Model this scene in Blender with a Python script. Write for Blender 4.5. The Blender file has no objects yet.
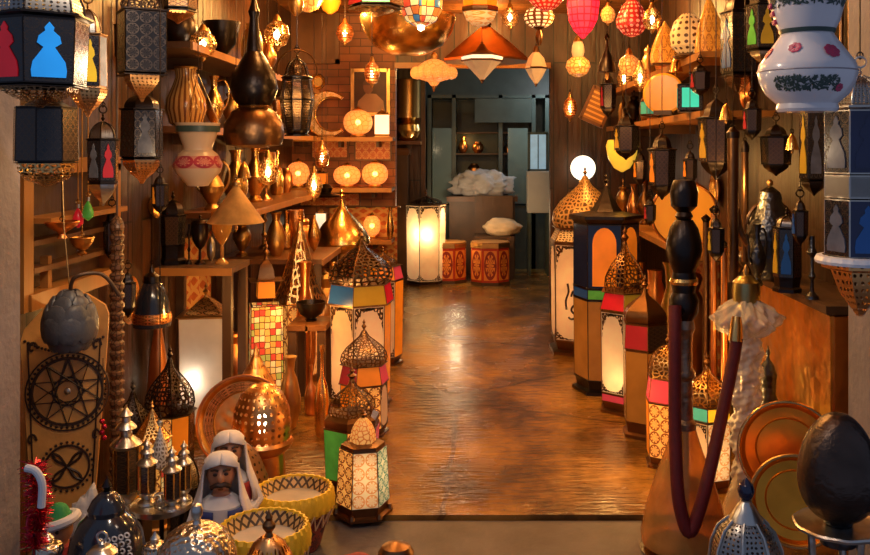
import bpy, bmesh, math, random
from mathutils import Vector, Matrix
random.seed(7)
PI = math.pi
SC = bpy.context.scene
COL = SC.collection
# ---------------------------------------------------------------- camera model (level camera with lens shift)
FPX, VX, VY, EYE = 900.0, 475.0, 150.0, 1.5
STEP = -0.02                      # outdoor threshold slab lies a little lower than the shop floor
CEIL = 2.75
def P(px, py, Y): return Vector(((px - VX) / FPX * Y, Y, EYE - (py - VY) / FPX * Y))
def s_of(Y): return Y / FPX
def ground(Y): return STEP if Y < 3.7 else 0.0
def YF(py): return EYE * FPX / (py - VY)

# ---------------------------------------------------------------- materials
MATS = {}
class Nodes:
    def __init__(self, name):
        self.m = bpy.data.materials.new(name); self.m.use_nodes = True
        self.t = self.m.node_tree; self.t.nodes.clear()
        self.out = self.n('ShaderNodeOutputMaterial')
    def n(self, typ, **kw):
        x = self.t.nodes.new(typ)
        for k, v in kw.items(): setattr(x, k, v)
        return x
    def put(self, sock, v):
        if hasattr(v, 'is_output') or isinstance(v, bpy.types.NodeSocket): self.t.links.new(v, sock)
        else: sock.default_value = v
    def math(self, op, a, b=None):
        x = self.n('ShaderNodeMath', operation=op); self.put(x.inputs[0], a)
        if b is not None: self.put(x.inputs[1], b)
        return x.outputs[0]
    def mixc(self, f, a, b, blend='MIX'):
        x = self.n('ShaderNodeMix', data_type='RGBA', blend_type=blend)
        self.put(x.inputs[0], f); self.put(x.inputs[6], a); self.put(x.inputs[7], b)
        return x.outputs[2]
    def mixs(self, f, a, b):
        x = self.n('ShaderNodeMixShader'); self.put(x.inputs[0], f); self.put(x.inputs[1], a); self.put(x.inputs[2], b)
        return x.outputs[0]
    def coords(self, which, su=1, sv=1, sw=1):
        tc = self.n('ShaderNodeTexCoord'); mp = self.n('ShaderNodeMapping')
        self.put(mp.inputs[0], tc.outputs[which]); mp.inputs['Scale'].default_value = (su, sv, sw)
        return mp.outputs[0]
def rgba(c): return (c[0], c[1], c[2], 1.0)

def pattern(N, kind, su, sv, thr):
    """0..1 mask over the surface coordinates: 1 = metal / main colour, 0 = opening / second colour."""
    if kind == 'leaded':
        v = N.n('ShaderNodeTexVoronoi', voronoi_dimensions='2D', feature='DISTANCE_TO_EDGE'); v.inputs['Scale'].default_value = 1.0; v.inputs['Randomness'].default_value = .2
        N.put(v.inputs['Vector'], N.coords('UV', su, sv)); return N.math('GREATER_THAN', v.outputs['Distance'], thr)
    if kind == 'lace' or kind == 'cells':
        v = N.n('ShaderNodeTexVoronoi', voronoi_dimensions='2D', feature='DISTANCE_TO_EDGE' if kind == 'lace' else 'F1')
        v.inputs['Scale'].default_value = 1.0
        v.inputs['Randomness'].default_value = .75 if kind == 'lace' else .15
        N.put(v.inputs['Vector'], N.coords('UV', su, sv))
        return N.math('LESS_THAN' if kind == 'lace' else 'GREATER_THAN', v.outputs['Distance'], thr)
    sp = N.n('ShaderNodeSeparateXYZ'); N.put(sp.inputs[0], N.coords('UV', su, sv))
    fu = N.math('SUBTRACT', N.math('FRACT', sp.outputs[0]), .5)
    fv = N.math('SUBTRACT', N.math('FRACT', sp.outputs[1]), .5)
    if kind == 'stripes': return N.math('GREATER_THAN', N.math('ABSOLUTE', fu), thr)
    if kind == 'bands': return N.math('GREATER_THAN', N.math('ABSOLUTE', fv), thr)
    if kind == 'grid':
        return N.math('GREATER_THAN', N.math('MAXIMUM', N.math('ABSOLUTE', fu), N.math('ABSOLUTE', fv)), thr)
    if kind == 'diamond':
        return N.math('GREATER_THAN', N.math('ABSOLUTE', N.math('SUBTRACT', N.math('ADD', N.math('ABSOLUTE', fu), N.math('ABSOLUTE', fv)), .5)), thr)
    r = N.math('SQRT', N.math('ADD', N.math('MULTIPLY', fu, fu), N.math('MULTIPLY', fv, fv)))
    a = N.math('ARCTAN2', fu, fv)
    pet = N.math('MULTIPLY', N.math('ABSOLUTE', N.math('COSINE', N.math('MULTIPLY', a, 4.0))), .36)
    flower = N.math('LESS_THAN', N.math('ABSOLUTE', N.math('SUBTRACT', r, pet)), thr)
    ring = N.math('LESS_THAN', N.math('ABSOLUTE', N.math('SUBTRACT', r, .43)), thr * .8)
    m = N.math('MAXIMUM', flower, ring)          # 'rosette': 1 on the drawn lines
    return m if kind == 'rosette' else N.math('SUBTRACT', 1.0, m)

def mk(name, col, rough=.4, metal=0.0, var=.3, vs=7, bump=None, bsc=30, bst=.3, pat=None, mode='col', col2=(.02, .015, .01),
       rough2=None, metal2=None, emit=0.0, emit2=0.0, mosaic=None, thin=0.0, transl=0.0, spec=.5, coat=0.0):
    if name in MATS: return MATS[name]
    N = Nodes(name)
    base = rgba(col)
    if mosaic:
        v = N.n('ShaderNodeTexVoronoi', voronoi_dimensions='2D'); v.inputs['Scale'].default_value = 1
        v.inputs['Randomness'].default_value = mosaic[3] if len(mosaic) > 3 else .5
        N.put(v.inputs['Vector'], N.coords('UV', mosaic[0], mosaic[1]))
        sx = N.n('ShaderNodeSeparateColor'); N.put(sx.inputs[0], v.outputs['Color'])
        r = N.n('ShaderNodeValToRGB'); r.color_ramp.interpolation = 'CONSTANT'
        pal = mosaic[2]; el = r.color_ramp.elements
        while len(el) < len(pal): el.new(0.5)
        for i, c in enumerate(pal): el[i].position = i / len(pal); el[i].color = rgba(c)
        N.put(r.inputs[0], sx.outputs[0]); base = r.outputs[0]
    if var:
        nz = N.n('ShaderNodeTexNoise'); nz.inputs['Scale'].default_value = vs; nz.inputs['Detail'].default_value = 5
        N.put(nz.inputs['Vector'], N.coords('Object'))
        f = N.math('ADD', N.math('MULTIPLY', nz.outputs[0], 2.2 * var), 1 - 1.1 * var)
        cc = N.n('ShaderNodeCombineColor')
        for i in range(3): N.put(cc.inputs[i], f)
        base = N.mixc(1.0, base, cc.outputs[0], 'MULTIPLY')
    mask = pattern(N, *pat) if pat else None
    b = N.n('ShaderNodeBsdfPrincipled')
    c = N.mixc(mask, rgba(col2), base) if (mask is not None and mode == 'col') else base
    N.put(b.inputs['Base Color'], c)
    b.inputs['Roughness'].default_value = rough; b.inputs['Metallic'].default_value = metal
    b.inputs['Specular IOR Level'].default_value = spec
    b.inputs['Coat Weight'].default_value = coat
    if mask is not None and mode == 'col':
        if rough2 is not None: N.put(b.inputs['Roughness'], N.math('ADD', N.math('MULTIPLY', mask, rough - rough2), rough2))
        if metal2 is not None: N.put(b.inputs['Metallic'], N.math('ADD', N.math('MULTIPLY', mask, metal - metal2), metal2))
    if bump:
        if bump == 'hammer':
            h = N.n('ShaderNodeTexVoronoi', feature='SMOOTH_F1'); h.inputs['Scale'].default_value = bsc; ho = h.outputs['Distance']
        elif bump == 'wood':
            h = N.n('ShaderNodeTexNoise'); h.inputs['Scale'].default_value = bsc; h.inputs['Detail'].default_value = 6; ho = h.outputs[0]
        elif bump == 'pat': ho = mask
        else:
            h = N.n('ShaderNodeTexNoise'); h.inputs['Scale'].default_value = bsc; h.inputs['Detail'].default_value = 7; ho = h.outputs[0]
        if bump != 'pat': N.put(h.inputs['Vector'], N.coords('Object', *((1, 1, .08) if bump == 'wood' else (1, 1, 1))))
        bp = N.n('ShaderNodeBump'); bp.inputs['Strength'].default_value = bst; bp.inputs['Distance'].default_value = .01
        N.put(bp.inputs['Height'], ho); N.put(b.inputs['Normal'], bp.outputs[0])
    sh = b.outputs[0]
    if emit or emit2:
        N.put(b.inputs['Emission Color'], c)
        if mask is not None and mode == 'col': N.put(b.inputs['Emission Strength'], N.math('ADD', N.math('MULTIPLY', mask, emit - emit2), emit2))
        else: b.inputs['Emission Strength'].default_value = emit
    if transl:
        t = N.n('ShaderNodeBsdfTranslucent'); N.put(t.inputs[0], c); sh = N.mixs(transl, sh, t.outputs[0])
    if thin:
        t = N.n('ShaderNodeBsdfTransparent'); N.put(t.inputs[0], c); sh = N.mixs(thin, sh, t.outputs[0])
    if mask is not None and mode == 'hole':
        t = N.n('ShaderNodeBsdfTransparent'); sh = N.mixs(mask, t.outputs[0], sh)
    N.put(N.out.inputs[0], sh)
    MATS[name] = N.m
    return N.m

# metals
mk('dark_metal', (.045, .036, .034), .32, 1, bump='noise', bsc=25, bst=.25)
mk('bronze', (.20, .105, .05), .34, 1, bump='noise', bsc=30, bst=.25)
mk('brass', (.86, .52, .17), .25, 1, var=.25, bump='hammer', bsc=45, bst=.08)
mk('old_brass', (.60, .36, .13), .36, 1, var=.5, bump='noise', bsc=40, bst=.3)
mk('copper', (.80, .36, .13), .30, 1, var=.35, bump='hammer', bsc=28, bst=.15)
mk('hammered_copper', (.92, .54, .18), .30, 1, var=.5, vs=12, bump='hammer', bsc=22, bst=.6)
mk('silver', (.60, .57, .52), .28, 1, var=.3, bump='hammer', bsc=50, bst=.15)
mk('hammered_silver', (.62, .52, .40), .26, 1, var=.4, bump='hammer', bsc=70, bst=.7)
mk('gunmetal', (.10, .105, .12), .3, 1, var=.4, bump='hammer', bsc=60, bst=.35)
mk('black_glaze', (.018, .022, .034), .16, 0, var=.3, bump='noise', bsc=12, bst=.1, coat=.5)
# pierced and engraved metals (openings are really open)
mk('pierced_dark', (.07, .05, .04), .36, 1, pat=('lace', 26, 12, .15), mode='hole')
mk('pierced_bronze', (.22, .12, .06), .34, 1, pat=('lace', 30, 11, .13), mode='hole')
mk('pierced_brass', (.80, .48, .17), .3, 1, pat=('lace', 22, 9, .13), mode='hole')
mk('pierced_dots', (.34, .32, .30), .32, 1, pat=('cells', 40, 16, .27), mode='hole')
mk('pierced_copper', (.85, .42, .15), .3, 1, pat=('cells', 26, 9, .25), mode='hole')
mk('engraved_brass', (.82, .50, .18), .3, 1, pat=('unrosette', 8, 4, .05), col2=(.12, .06, .02), bump='pat', bst=.3)
mk('engraved_copper', (.86, .40, .13), .3, 1, pat=('unrosette', 7, 3, .06), col2=(.22, .08, .02), bump='pat', bst=.3)
mk('lace_white', (.80, .62, .36), .5, 0, pat=('lace', 11, 6, .22), col2=(.06, .035, .015))
mk('dome_ivory', (.62, .38, .15), .4, .4, pat=('lace', 38, 13, .19), col2=(.10, .05, .02))
mk('fret_dark', (.075, .035, .014), .4, .6, pat=('lace', 9, 5, .24), mode='hole')
# wood, stone, cloth
mk('wood_dark', (.085, .04, .018), .45, 0, var=.6, vs=4, bump='wood', bsc=18, bst=.35)
mk('wood_warm', (.125, .045, .012), .42, 0, var=.6, vs=4, bump='wood', bsc=16, bst=.35)
mk('wood_gold', (.34, .14, .03), .42, 0, var=.5, vs=4, bump='wood', bsc=16, bst=.3)
mk('leather_tan', (.70, .33, .085), .38, 0, var=.45, vs=9, bump='noise', bsc=40, bst=.2)
mk('leather_grey', (.095, .098, .11), .35, 0, var=.4, vs=12, bump='noise', bsc=30, bst=.3)
mk('ink', (.035, .014, .007), .5, 0, var=0)
mk('red_velvet', (.12, .004, .008), .62, 0, var=.35, vs=40, bump='noise', bsc=200, bst=.3)
mk('white_cloth', (.72, .70, .72), .8, 0, var=.2)
mk('cream_cloth', (.70, .52, .32), .8, 0, var=.3)
mk('red_cloth', (.35, .03, .03), .8, 0, var=.4, vs=30)
mk('blue_cloth', (.04, .06, .22), .8, 0, var=.2)
mk('green_cloth', (.03, .28, .08), .8, 0, var=.2)
mk('brown_cloth', (.22, .09, .03), .8, 0, var=.3)
mk('skin', (.50, .23, .12), .5, 0, var=.1)
mk('tinsel', (.62, .02, .05), .25, .8, var=.3)
mk('gold_tinsel', (.85, .6, .2), .25, .9, var=.3)
mk('ceramic', (.80, .74, .74), .22, 0, var=.12, vs=5, coat=.4)
mk('ceramic_warm', (.58, .40, .25), .3, 0, var=.2, vs=5)
mk('paint_rose', (.50, .03, .10), .4, 0, var=.3, vs=30)
mk('paint_green', (.035, .06, .05), .4, 0, var=.3, vs=30)
mk('yellow_paint', (.90, .58, .03), .42, 0, var=.35, vs=18, bump='noise', bsc=30, bst=.3)
mk('drum_skin', (.50, .46, .42), .28, 0, var=.4)
mk('drum_band', (.28, .05, .04), .5, 0, pat=('rosette', 10, 2, .10), col2=(.05, .02, .03), var=.3)
mk('drum_inner', (.62, .40, .16), .5, 0, pat=('diamond', 22, 1, .16), col2=(.06, .035, .02))
mk('plastic_film', (.75, .75, .78), .12, 0, var=.15, bump='noise', bsc=35, bst=1.0, thin=.38)
mk('amber_glass', (.80, .46, .13), .08, 0, var=.5, vs=10, thin=.55, bump='noise', bsc=40, bst=.3, coat=.5)
mk('clear_glass', (.92, .86, .78), .05, 0, var=.1, thin=.72)
mk('teal_glass', (.30, .42, .40), .08, 0, var=.1, thin=.45)
mk('teal_paint', (.055, .085, .080), .38, 0, var=.35)
mk('appliance_white', (.50, .52, .52), .4, 0, var=.1)
mk('stone_step', (.105, .092, .10), .6, 0, var=.6, vs=5, bump='noise', bsc=18, bst=.7)
mk('stone_grey', (.20, .175, .19), .75, 0, var=.5, vs=5, bump='noise', bsc=30, bst=.5)
# unlit glass of the lanterns
mk('glass_black', (.016, .016, .020), .16, 0, var=.4, coat=.3, pat=('unrosette', 3, 5, .05), col2=(.085, .065, .055), metal2=.9, rough2=.3)
mk('glass_smoke', (.040, .026, .020), .16, 0, var=.4, coat=.3, pat=('unrosette', 3, 6, .05), col2=(.11, .062, .035), metal2=.9, rough2=.3)
mk('glass_pale', (.13, .14, .17), .14, 0, var=.6, vs=25, coat=.4)
mk('glass_navy', (.010, .018, .075), .14, 0, var=.4, coat=.4)
# lit or daylit glass: light through it is put in as emission
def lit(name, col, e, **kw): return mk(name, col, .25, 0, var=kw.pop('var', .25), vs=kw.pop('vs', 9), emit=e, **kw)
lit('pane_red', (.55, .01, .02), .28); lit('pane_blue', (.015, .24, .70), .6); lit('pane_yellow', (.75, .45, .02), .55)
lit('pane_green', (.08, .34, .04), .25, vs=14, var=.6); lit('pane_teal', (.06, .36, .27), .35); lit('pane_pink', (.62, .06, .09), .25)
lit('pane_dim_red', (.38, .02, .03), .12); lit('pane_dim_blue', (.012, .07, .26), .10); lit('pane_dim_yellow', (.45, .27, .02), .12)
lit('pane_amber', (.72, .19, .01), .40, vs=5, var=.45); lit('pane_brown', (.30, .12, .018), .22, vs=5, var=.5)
lit('pane_cream', (.94, .68, .36), .26, transl=.6); lit('pane_white', (.95, .76, .46), .26, transl=.6); lit('pane_bright', (1.0, .84, .56), 1.0); lit('pane_frost', (.80, .76, .70), .03, transl=.6, vs=3, var=.5)
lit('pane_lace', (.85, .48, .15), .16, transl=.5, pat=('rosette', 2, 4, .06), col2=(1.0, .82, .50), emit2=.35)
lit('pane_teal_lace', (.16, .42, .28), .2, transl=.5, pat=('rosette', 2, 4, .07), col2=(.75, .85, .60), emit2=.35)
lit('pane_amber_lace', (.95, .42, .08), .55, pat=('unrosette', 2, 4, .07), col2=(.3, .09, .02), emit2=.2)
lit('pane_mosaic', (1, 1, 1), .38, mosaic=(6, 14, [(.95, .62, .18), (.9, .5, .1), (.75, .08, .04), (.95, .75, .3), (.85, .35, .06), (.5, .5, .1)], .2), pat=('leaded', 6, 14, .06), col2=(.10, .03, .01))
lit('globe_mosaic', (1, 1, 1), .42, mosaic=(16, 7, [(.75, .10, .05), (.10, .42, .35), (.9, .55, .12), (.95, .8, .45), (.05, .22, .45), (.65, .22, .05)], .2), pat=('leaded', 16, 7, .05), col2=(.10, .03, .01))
lit('globe_lit', (.95, .38, .07), .28, pat=('lace', 16, 7, .07), col2=(1.0, .52, .15), emit2=.5, thin=.30)
lit('globe_dim', (.75, .26, .05), .16, pat=('lace', 14, 6, .12), col2=(1.0, .48, .12), emit2=.42)
lit('globe_white', (1.0, .86, .62), 2.2, var=.03)
lit('red_mosaic', (.60, .01, .03), .5, pat=('grid', 14, 10, .40), col2=(.95, .03, .08), emit2=.75)
lit('red_beads', (.45, .02, .015), .35, pat=('cells', 16, 10, .3), col2=(.95, .25, .14), emit2=.55)
lit('woven_lit', (.30, .10, .03), .12, pat=('grid', 12, 6, .30), col2=(1.0, .62, .24), emit2=1.5)
lit('gold_shade', (.80, .34, .04), .22, pat=('unrosette', 6, 3, .06), col2=(.45, .15, .02), emit2=.2)
lit('orange_disc', (.85, .30, .02), .38, vs=4, var=.5)  # plates, no lamps: their glow is put in as emission
lit('bulb', (1.0, .80, .50), 22, var=0)
lit('screen_teal', (.04, .62, .42), .8)
lit('window_blue', (.30, .48, .60), .5)

# ---------------------------------------------------------------- mesh builder
TRANSL = {'pane_cream', 'pane_white', 'pane_frost', 'pane_lace', 'pane_teal_lace'}
class MB:
    def __init__(self):
        self.b = bmesh.new(); self.uv = self.b.loops.layers.uv.new('UVMap')
    def face(self, vs, uvs=None, mi=0):
        try: f = self.b.faces.new(vs)
        except ValueError: return None
        f.smooth = True
        if uvs:
            for l, u in zip(f.loops, uvs): l[self.uv].uv = u
        return f
    def lathe(self, prof, segs=24, phase=None, at=(0, 0, 0), M=None, caps=True, wob=None):
        """prof: (radius, z) from bottom to top."""
        if phase is None: phase = -PI / 2 + PI / segs
        if M is None: M = Matrix.Translation(Vector(at))
        L = [0.0]
        for (r0, z0), (r1, z1) in zip(prof, prof[1:]): L.append(L[-1] + math.hypot(r1 - r0, z1 - z0))
        tot = L[-1] or 1
        rows = []
        for j, (r, z) in enumerate(prof):
            if r < 1e-5: rows.append([self.b.verts.new(M @ Vector((0, 0, z)))])
            else:
                row = []
                for i in range(segs):
                    a = phase + 2 * PI * i / segs
                    rr = r * (wob(a, z) if wob else 1)
                    row.append(self.b.verts.new(M @ Vector((rr * math.cos(a), rr * math.sin(a), z))))
                rows.append(row)
        for j in range(len(rows) - 1):
            a, c = rows[j], rows[j + 1]; v0, v1 = L[j] / tot, L[j + 1] / tot
            for i in range(segs):
                k = (i + 1) % segs; u0, u1 = i / segs, (i + 1) / segs
                if len(a) == 1 and len(c) == 1: continue
                if len(a) == 1: self.face([a[0], c[k], c[i]], [((u0 + u1) / 2, v0), (u1, v1), (u0, v1)])
                elif len(c) == 1: self.face([a[i], a[k], c[0]], [(u0, v0), (u1, v0), ((u0 + u1) / 2, v1)])
                else: self.face([a[i], a[k], c[k], c[i]], [(u0, v0), (u1, v0), (u1, v1), (u0, v1)])
        if caps:
            if len(rows[0]) > 1: self.face(list(reversed(rows[0])), [(.5 + .5 * math.cos(t), .5 + .5 * math.sin(t)) for t in range(segs)])
            if len(rows[-1]) > 1: self.face(rows[-1], [(.5 + .5 * math.cos(2 * PI * t / segs), .5 + .5 * math.sin(2 * PI * t / segs)) for t in range(segs)])
        return self
    def box(self, c, size, M=None):
        M = M or Matrix.Identity(4); c = Vector(c); h = Vector(size) / 2
        v = [self.b.verts.new(M @ (c + Vector((x * h.x, y * h.y, z * h.z)))) for x in (-1, 1) for y in (-1, 1) for z in (-1, 1)]
        for q in ((0, 1, 3, 2), (4, 6, 7, 5), (0, 4, 5, 1), (2, 3, 7, 6), (0, 2, 6, 4), (1, 5, 7, 3)):
            self.face([v[i] for i in q], [(0, 0), (0, 1), (1, 1), (1, 0)] if q[0] != 0 or q[1] != 4 else [(0, 0), (1, 0), (1, 1), (0, 1)])
        return self
    def tube(self, pts, r, segs=8, closed=False, flat=None):
        pts = [Vector(p) for p in pts]; n = len(pts)
        rad = r if isinstance(r, (list, tuple)) else [r] * n
        rows = []; up = Vector((0, 0, 1)); prev = None
        for i, p in enumerate(pts):
            a = pts[(i - 1) % n] if (closed or i > 0) else p
            c = pts[(i + 1) % n] if (closed or i < n - 1) else p
            t = (c - a).normalized() if (c - a).length > 1e-9 else Vector((0, 0, 1))
            if prev is None:
                x = t.cross(up)
                if x.length < 1e-3: x = t.cross(Vector((1, 0, 0)))
            else:
                x = prev - t * prev.dot(t)
                if x.length < 1e-4: x = t.cross(Vector((1, .3, 0)))
            x.normalize(); prev = x; y = t.cross(x)
            rows.append([self.b.verts.new(p + (x * math.cos(2 * PI * k / segs) + y * math.sin(2 * PI * k / segs)) * rad[i]) for k in range(segs)])
        m = n if closed else n - 1
        for i in range(m):
            a, c = rows[i], rows[(i + 1) % n]
            for k in range(segs):
                l = (k + 1) % segs
                self.face([a[k], a[l], c[l], c[k]], [(k / segs, i / m), ((k + 1) / segs, i / m), ((k + 1) / segs, (i + 1) / m), (k / segs, (i + 1) / m)])
        if not closed:
            self.face(list(reversed(rows[0]))); self.face(rows[-1])
        return self
    def ring(self, c, R, r, axis='Z', segs=20, rs=6, a0=0, a1=2 * PI, sx=1.0):
        full = abs(a1 - a0 - 2 * PI) < 1e-6
        pts = []
        m = segs if full else segs + 1
        for i in range(m):
            a = a0 + (a1 - a0) * i / segs
            x, y = R * math.cos(a) * sx, R * math.sin(a)
            d = Vector((x, y, 0)) if axis == 'Z' else (Vector((x, 0, y)) if axis == 'Y' else Vector((0, x, y)))
            pts.append(Vector(c) + d)
        return self.tube(pts, r, rs, closed=full)
    def prism(self, poly, th, M=None, back=True):
        """poly: 2D outline (x, z), extruded along y by th towards -y, in M."""
        M = M or Matrix.Identity(4)
        xs = [p[0] for p in poly]; zs = [p[1] for p in poly]
        x0, z0, w, h = min(xs), min(zs), max(max(xs) - min(xs), 1e-6), max(max(zs) - min(zs), 1e-6)
        f = [self.b.verts.new(M @ Vector((x, -th, z))) for x, z in poly]
        k = [self.b.verts.new(M @ Vector((x, 0, z))) for x, z in poly]
        uv = [((x - x0) / w, (z - z0) / h) for x, z in poly]
        self.face(f, uv)
        if back: self.face(list(reversed(k)), list(reversed(uv)))
        n = len(poly)
        for i in range(n):
            j = (i + 1) % n; self.face([f[j], f[i], k[i], k[j]], [uv[j], uv[i], uv[i], uv[j]])
        return self
    def ball(self, c, r, segs=16, sz=(1, 1, 1), M=None):
        n = max(6, segs // 2)
        prof = [(r * math.sin(PI * j / n) if 0 < j < n else 0, -r * math.cos(PI * j / n)) for j in range(n + 1)]
        Mx = (M or Matrix.Identity(4)) @ Matrix.Translation(Vector(c)) @ Matrix.Diagonal((sz[0], sz[1], sz[2], 1))
        return self.lathe(prof, segs, M=Mx)
    def build(self, name, mat, parent=None, loc=None, sharp=32):
        bmesh.ops.recalc_face_normals(self.b, faces=self.b.faces)
        lim = math.radians(sharp)
        for e in self.b.edges:
            if len(e.link_faces) == 2 and e.calc_face_angle(0) > lim: e.smooth = False
        me = bpy.data.meshes.new(name); self.b.to_mesh(me); self.b.free()
        o = bpy.data.objects.new(name, me); COL.objects.link(o)
        me.materials.append(MATS[mat] if isinstance(mat, str) else mat)
        if parent: o.parent = parent
        if loc is not None: o.location = loc
        return o

USED = {}
GLOWS = []
def tag(o, label, cat, group=None):
    o['label'] = label; o['category'] = cat
    if group: o['group'] = group
    if not 4 <= len(label.replace('-', ' ').split()) <= 16: print('LABEL LENGTH', label)
    USED.setdefault(label, []).append(o.name)
    return o
def thing(name, label, cat, loc, rot=(0, 0, 0), group=None):
    o = bpy.data.objects.new(name, None); COL.objects.link(o); o.empty_display_size = .05
    o.location = loc; o.rotation_euler = rot
    return tag(o, label, cat, group)
def copy_tree(root, loc, label=None, group=None, rz=None, sc=None):
    r = root.copy(); COL.objects.link(r); r.location = loc
    if rz is not None: r.rotation_euler = (0, 0, rz)
    if sc: r.scale = (sc, sc, sc)
    if label: r['label'] = label
    if group: r['group'] = group
    for ch in list(root.children):
        c = ch.copy(); COL.objects.link(c); c.parent = r
        for g in list(ch.children):
            d = g.copy(); COL.objects.link(d); d.parent = c
    return r
def structure(name, m, mat):
    o = m.build(name, mat); o['kind'] = 'structure'; return o

def point(loc, w, col=(1, .56, .22), r=.03):  # serves both the lantern bulbs and the added fill points
    l = bpy.data.lights.new('bulb_or_fill_light', 'POINT'); l.energy = w; l.color = col; l.shadow_soft_size = r
    o = bpy.data.objects.new('bulb_or_fill_light', l); COL.objects.link(o); o.location = loc; return o

def add_chain(root, x, y, z0, ztop, mat='dark_metal', name='cord'):
    """cord with a loop from local z0 up to world height ztop (root must be upright)."""
    L = ztop - root.location.z - z0
    if L <= .01: return
    m = MB(); m.tube([(x, y, z0 - .004), (x, y, z0 + L * .5), (x, y, z0 + L)], .0022, 5); m.ring((x, y, z0 + .008), .008, .002, axis='Y', segs=10, rs=4)
    m.build(name, mat, root)

# ---------------------------------------------------------------- turned things: every part is a profile (half width px, y px)
def turned(name, label, cat, px, Y, parts, z=None, group=None, rz=0.0, floor=False, chain=None, tilt=None, base=None):
    s = s_of(Y)
    yb = base if base is not None else max(q[1] for p in parts for q in p[1])
    loc = P(px, yb, Y)
    if floor: loc.z = ground(Y)
    if z is not None: loc.z = z
    root = thing(name, label, cat, loc, (tilt[0], tilt[1], rz) if tilt else (0, 0, rz), group)
    made = {}
    for p in parts:
        pn, prof, mat = p[0], p[1], p[2]; segs = p[3] if len(p) > 3 else 24; dx = p[4] if len(p) > 4 else 0
        pr = sorted([(max(hw, 0) * s, (yb - y) * s) for hw, y in prof], key=lambda q: q[1]) if not (len(p) > 5 and p[5]) else [(hw * s, (yb - y) * s) for hw, y in prof]
        par = root
        if '/' in pn:
            a, pn = pn.split('/'); par = made[a]
        o = MB().lathe(pr, segs, at=(dx * s, 0, 0)).build(pn, mat, par)
        made[pn] = o
    if chain:
        top = min(q[1] for p in parts for q in p[1])
        add_chain(root, 0, 0, (yb - top) * s, CEIL, chain if isinstance(chain, str) else 'dark_metal')
    return root

DOME = {
 'onion': [(1, 0), (1.07, .12), (1.02, .3), (.80, .5), (.48, .68), (.22, .82), (.07, 1)],
 'dome': [(1, 0), (.98, .22), (.88, .48), (.70, .70), (.45, .88), (.14, 1)],
 'cone': [(1, 0), (.74, .2), (.42, .55), (.2, .8), (.05, 1)],
 'tent': [(1, 0), (.93, .12), (.70, .40), (.36, .78), (.10, 1)],
 'bell': [(1, 0), (.86, .12), (.80, .4), (.62, .68), (.30, .88), (.10, 1)],
}
def pin(w, h):
    """the little two-bellied arabesque opening of the lantern panels"""
    half = [(.42, 0), (.44, .12), (.40, .28), (.22, .46), (.14, .54), (.30, .62), (.26, .74), (.10, .84), (.12, .90), (0, 1)]
    pts = [(x * w, (y - .5) * h) for x, y in half]
    return pts + [(-x, y) for x, y in reversed(pts[:-1])]

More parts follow.
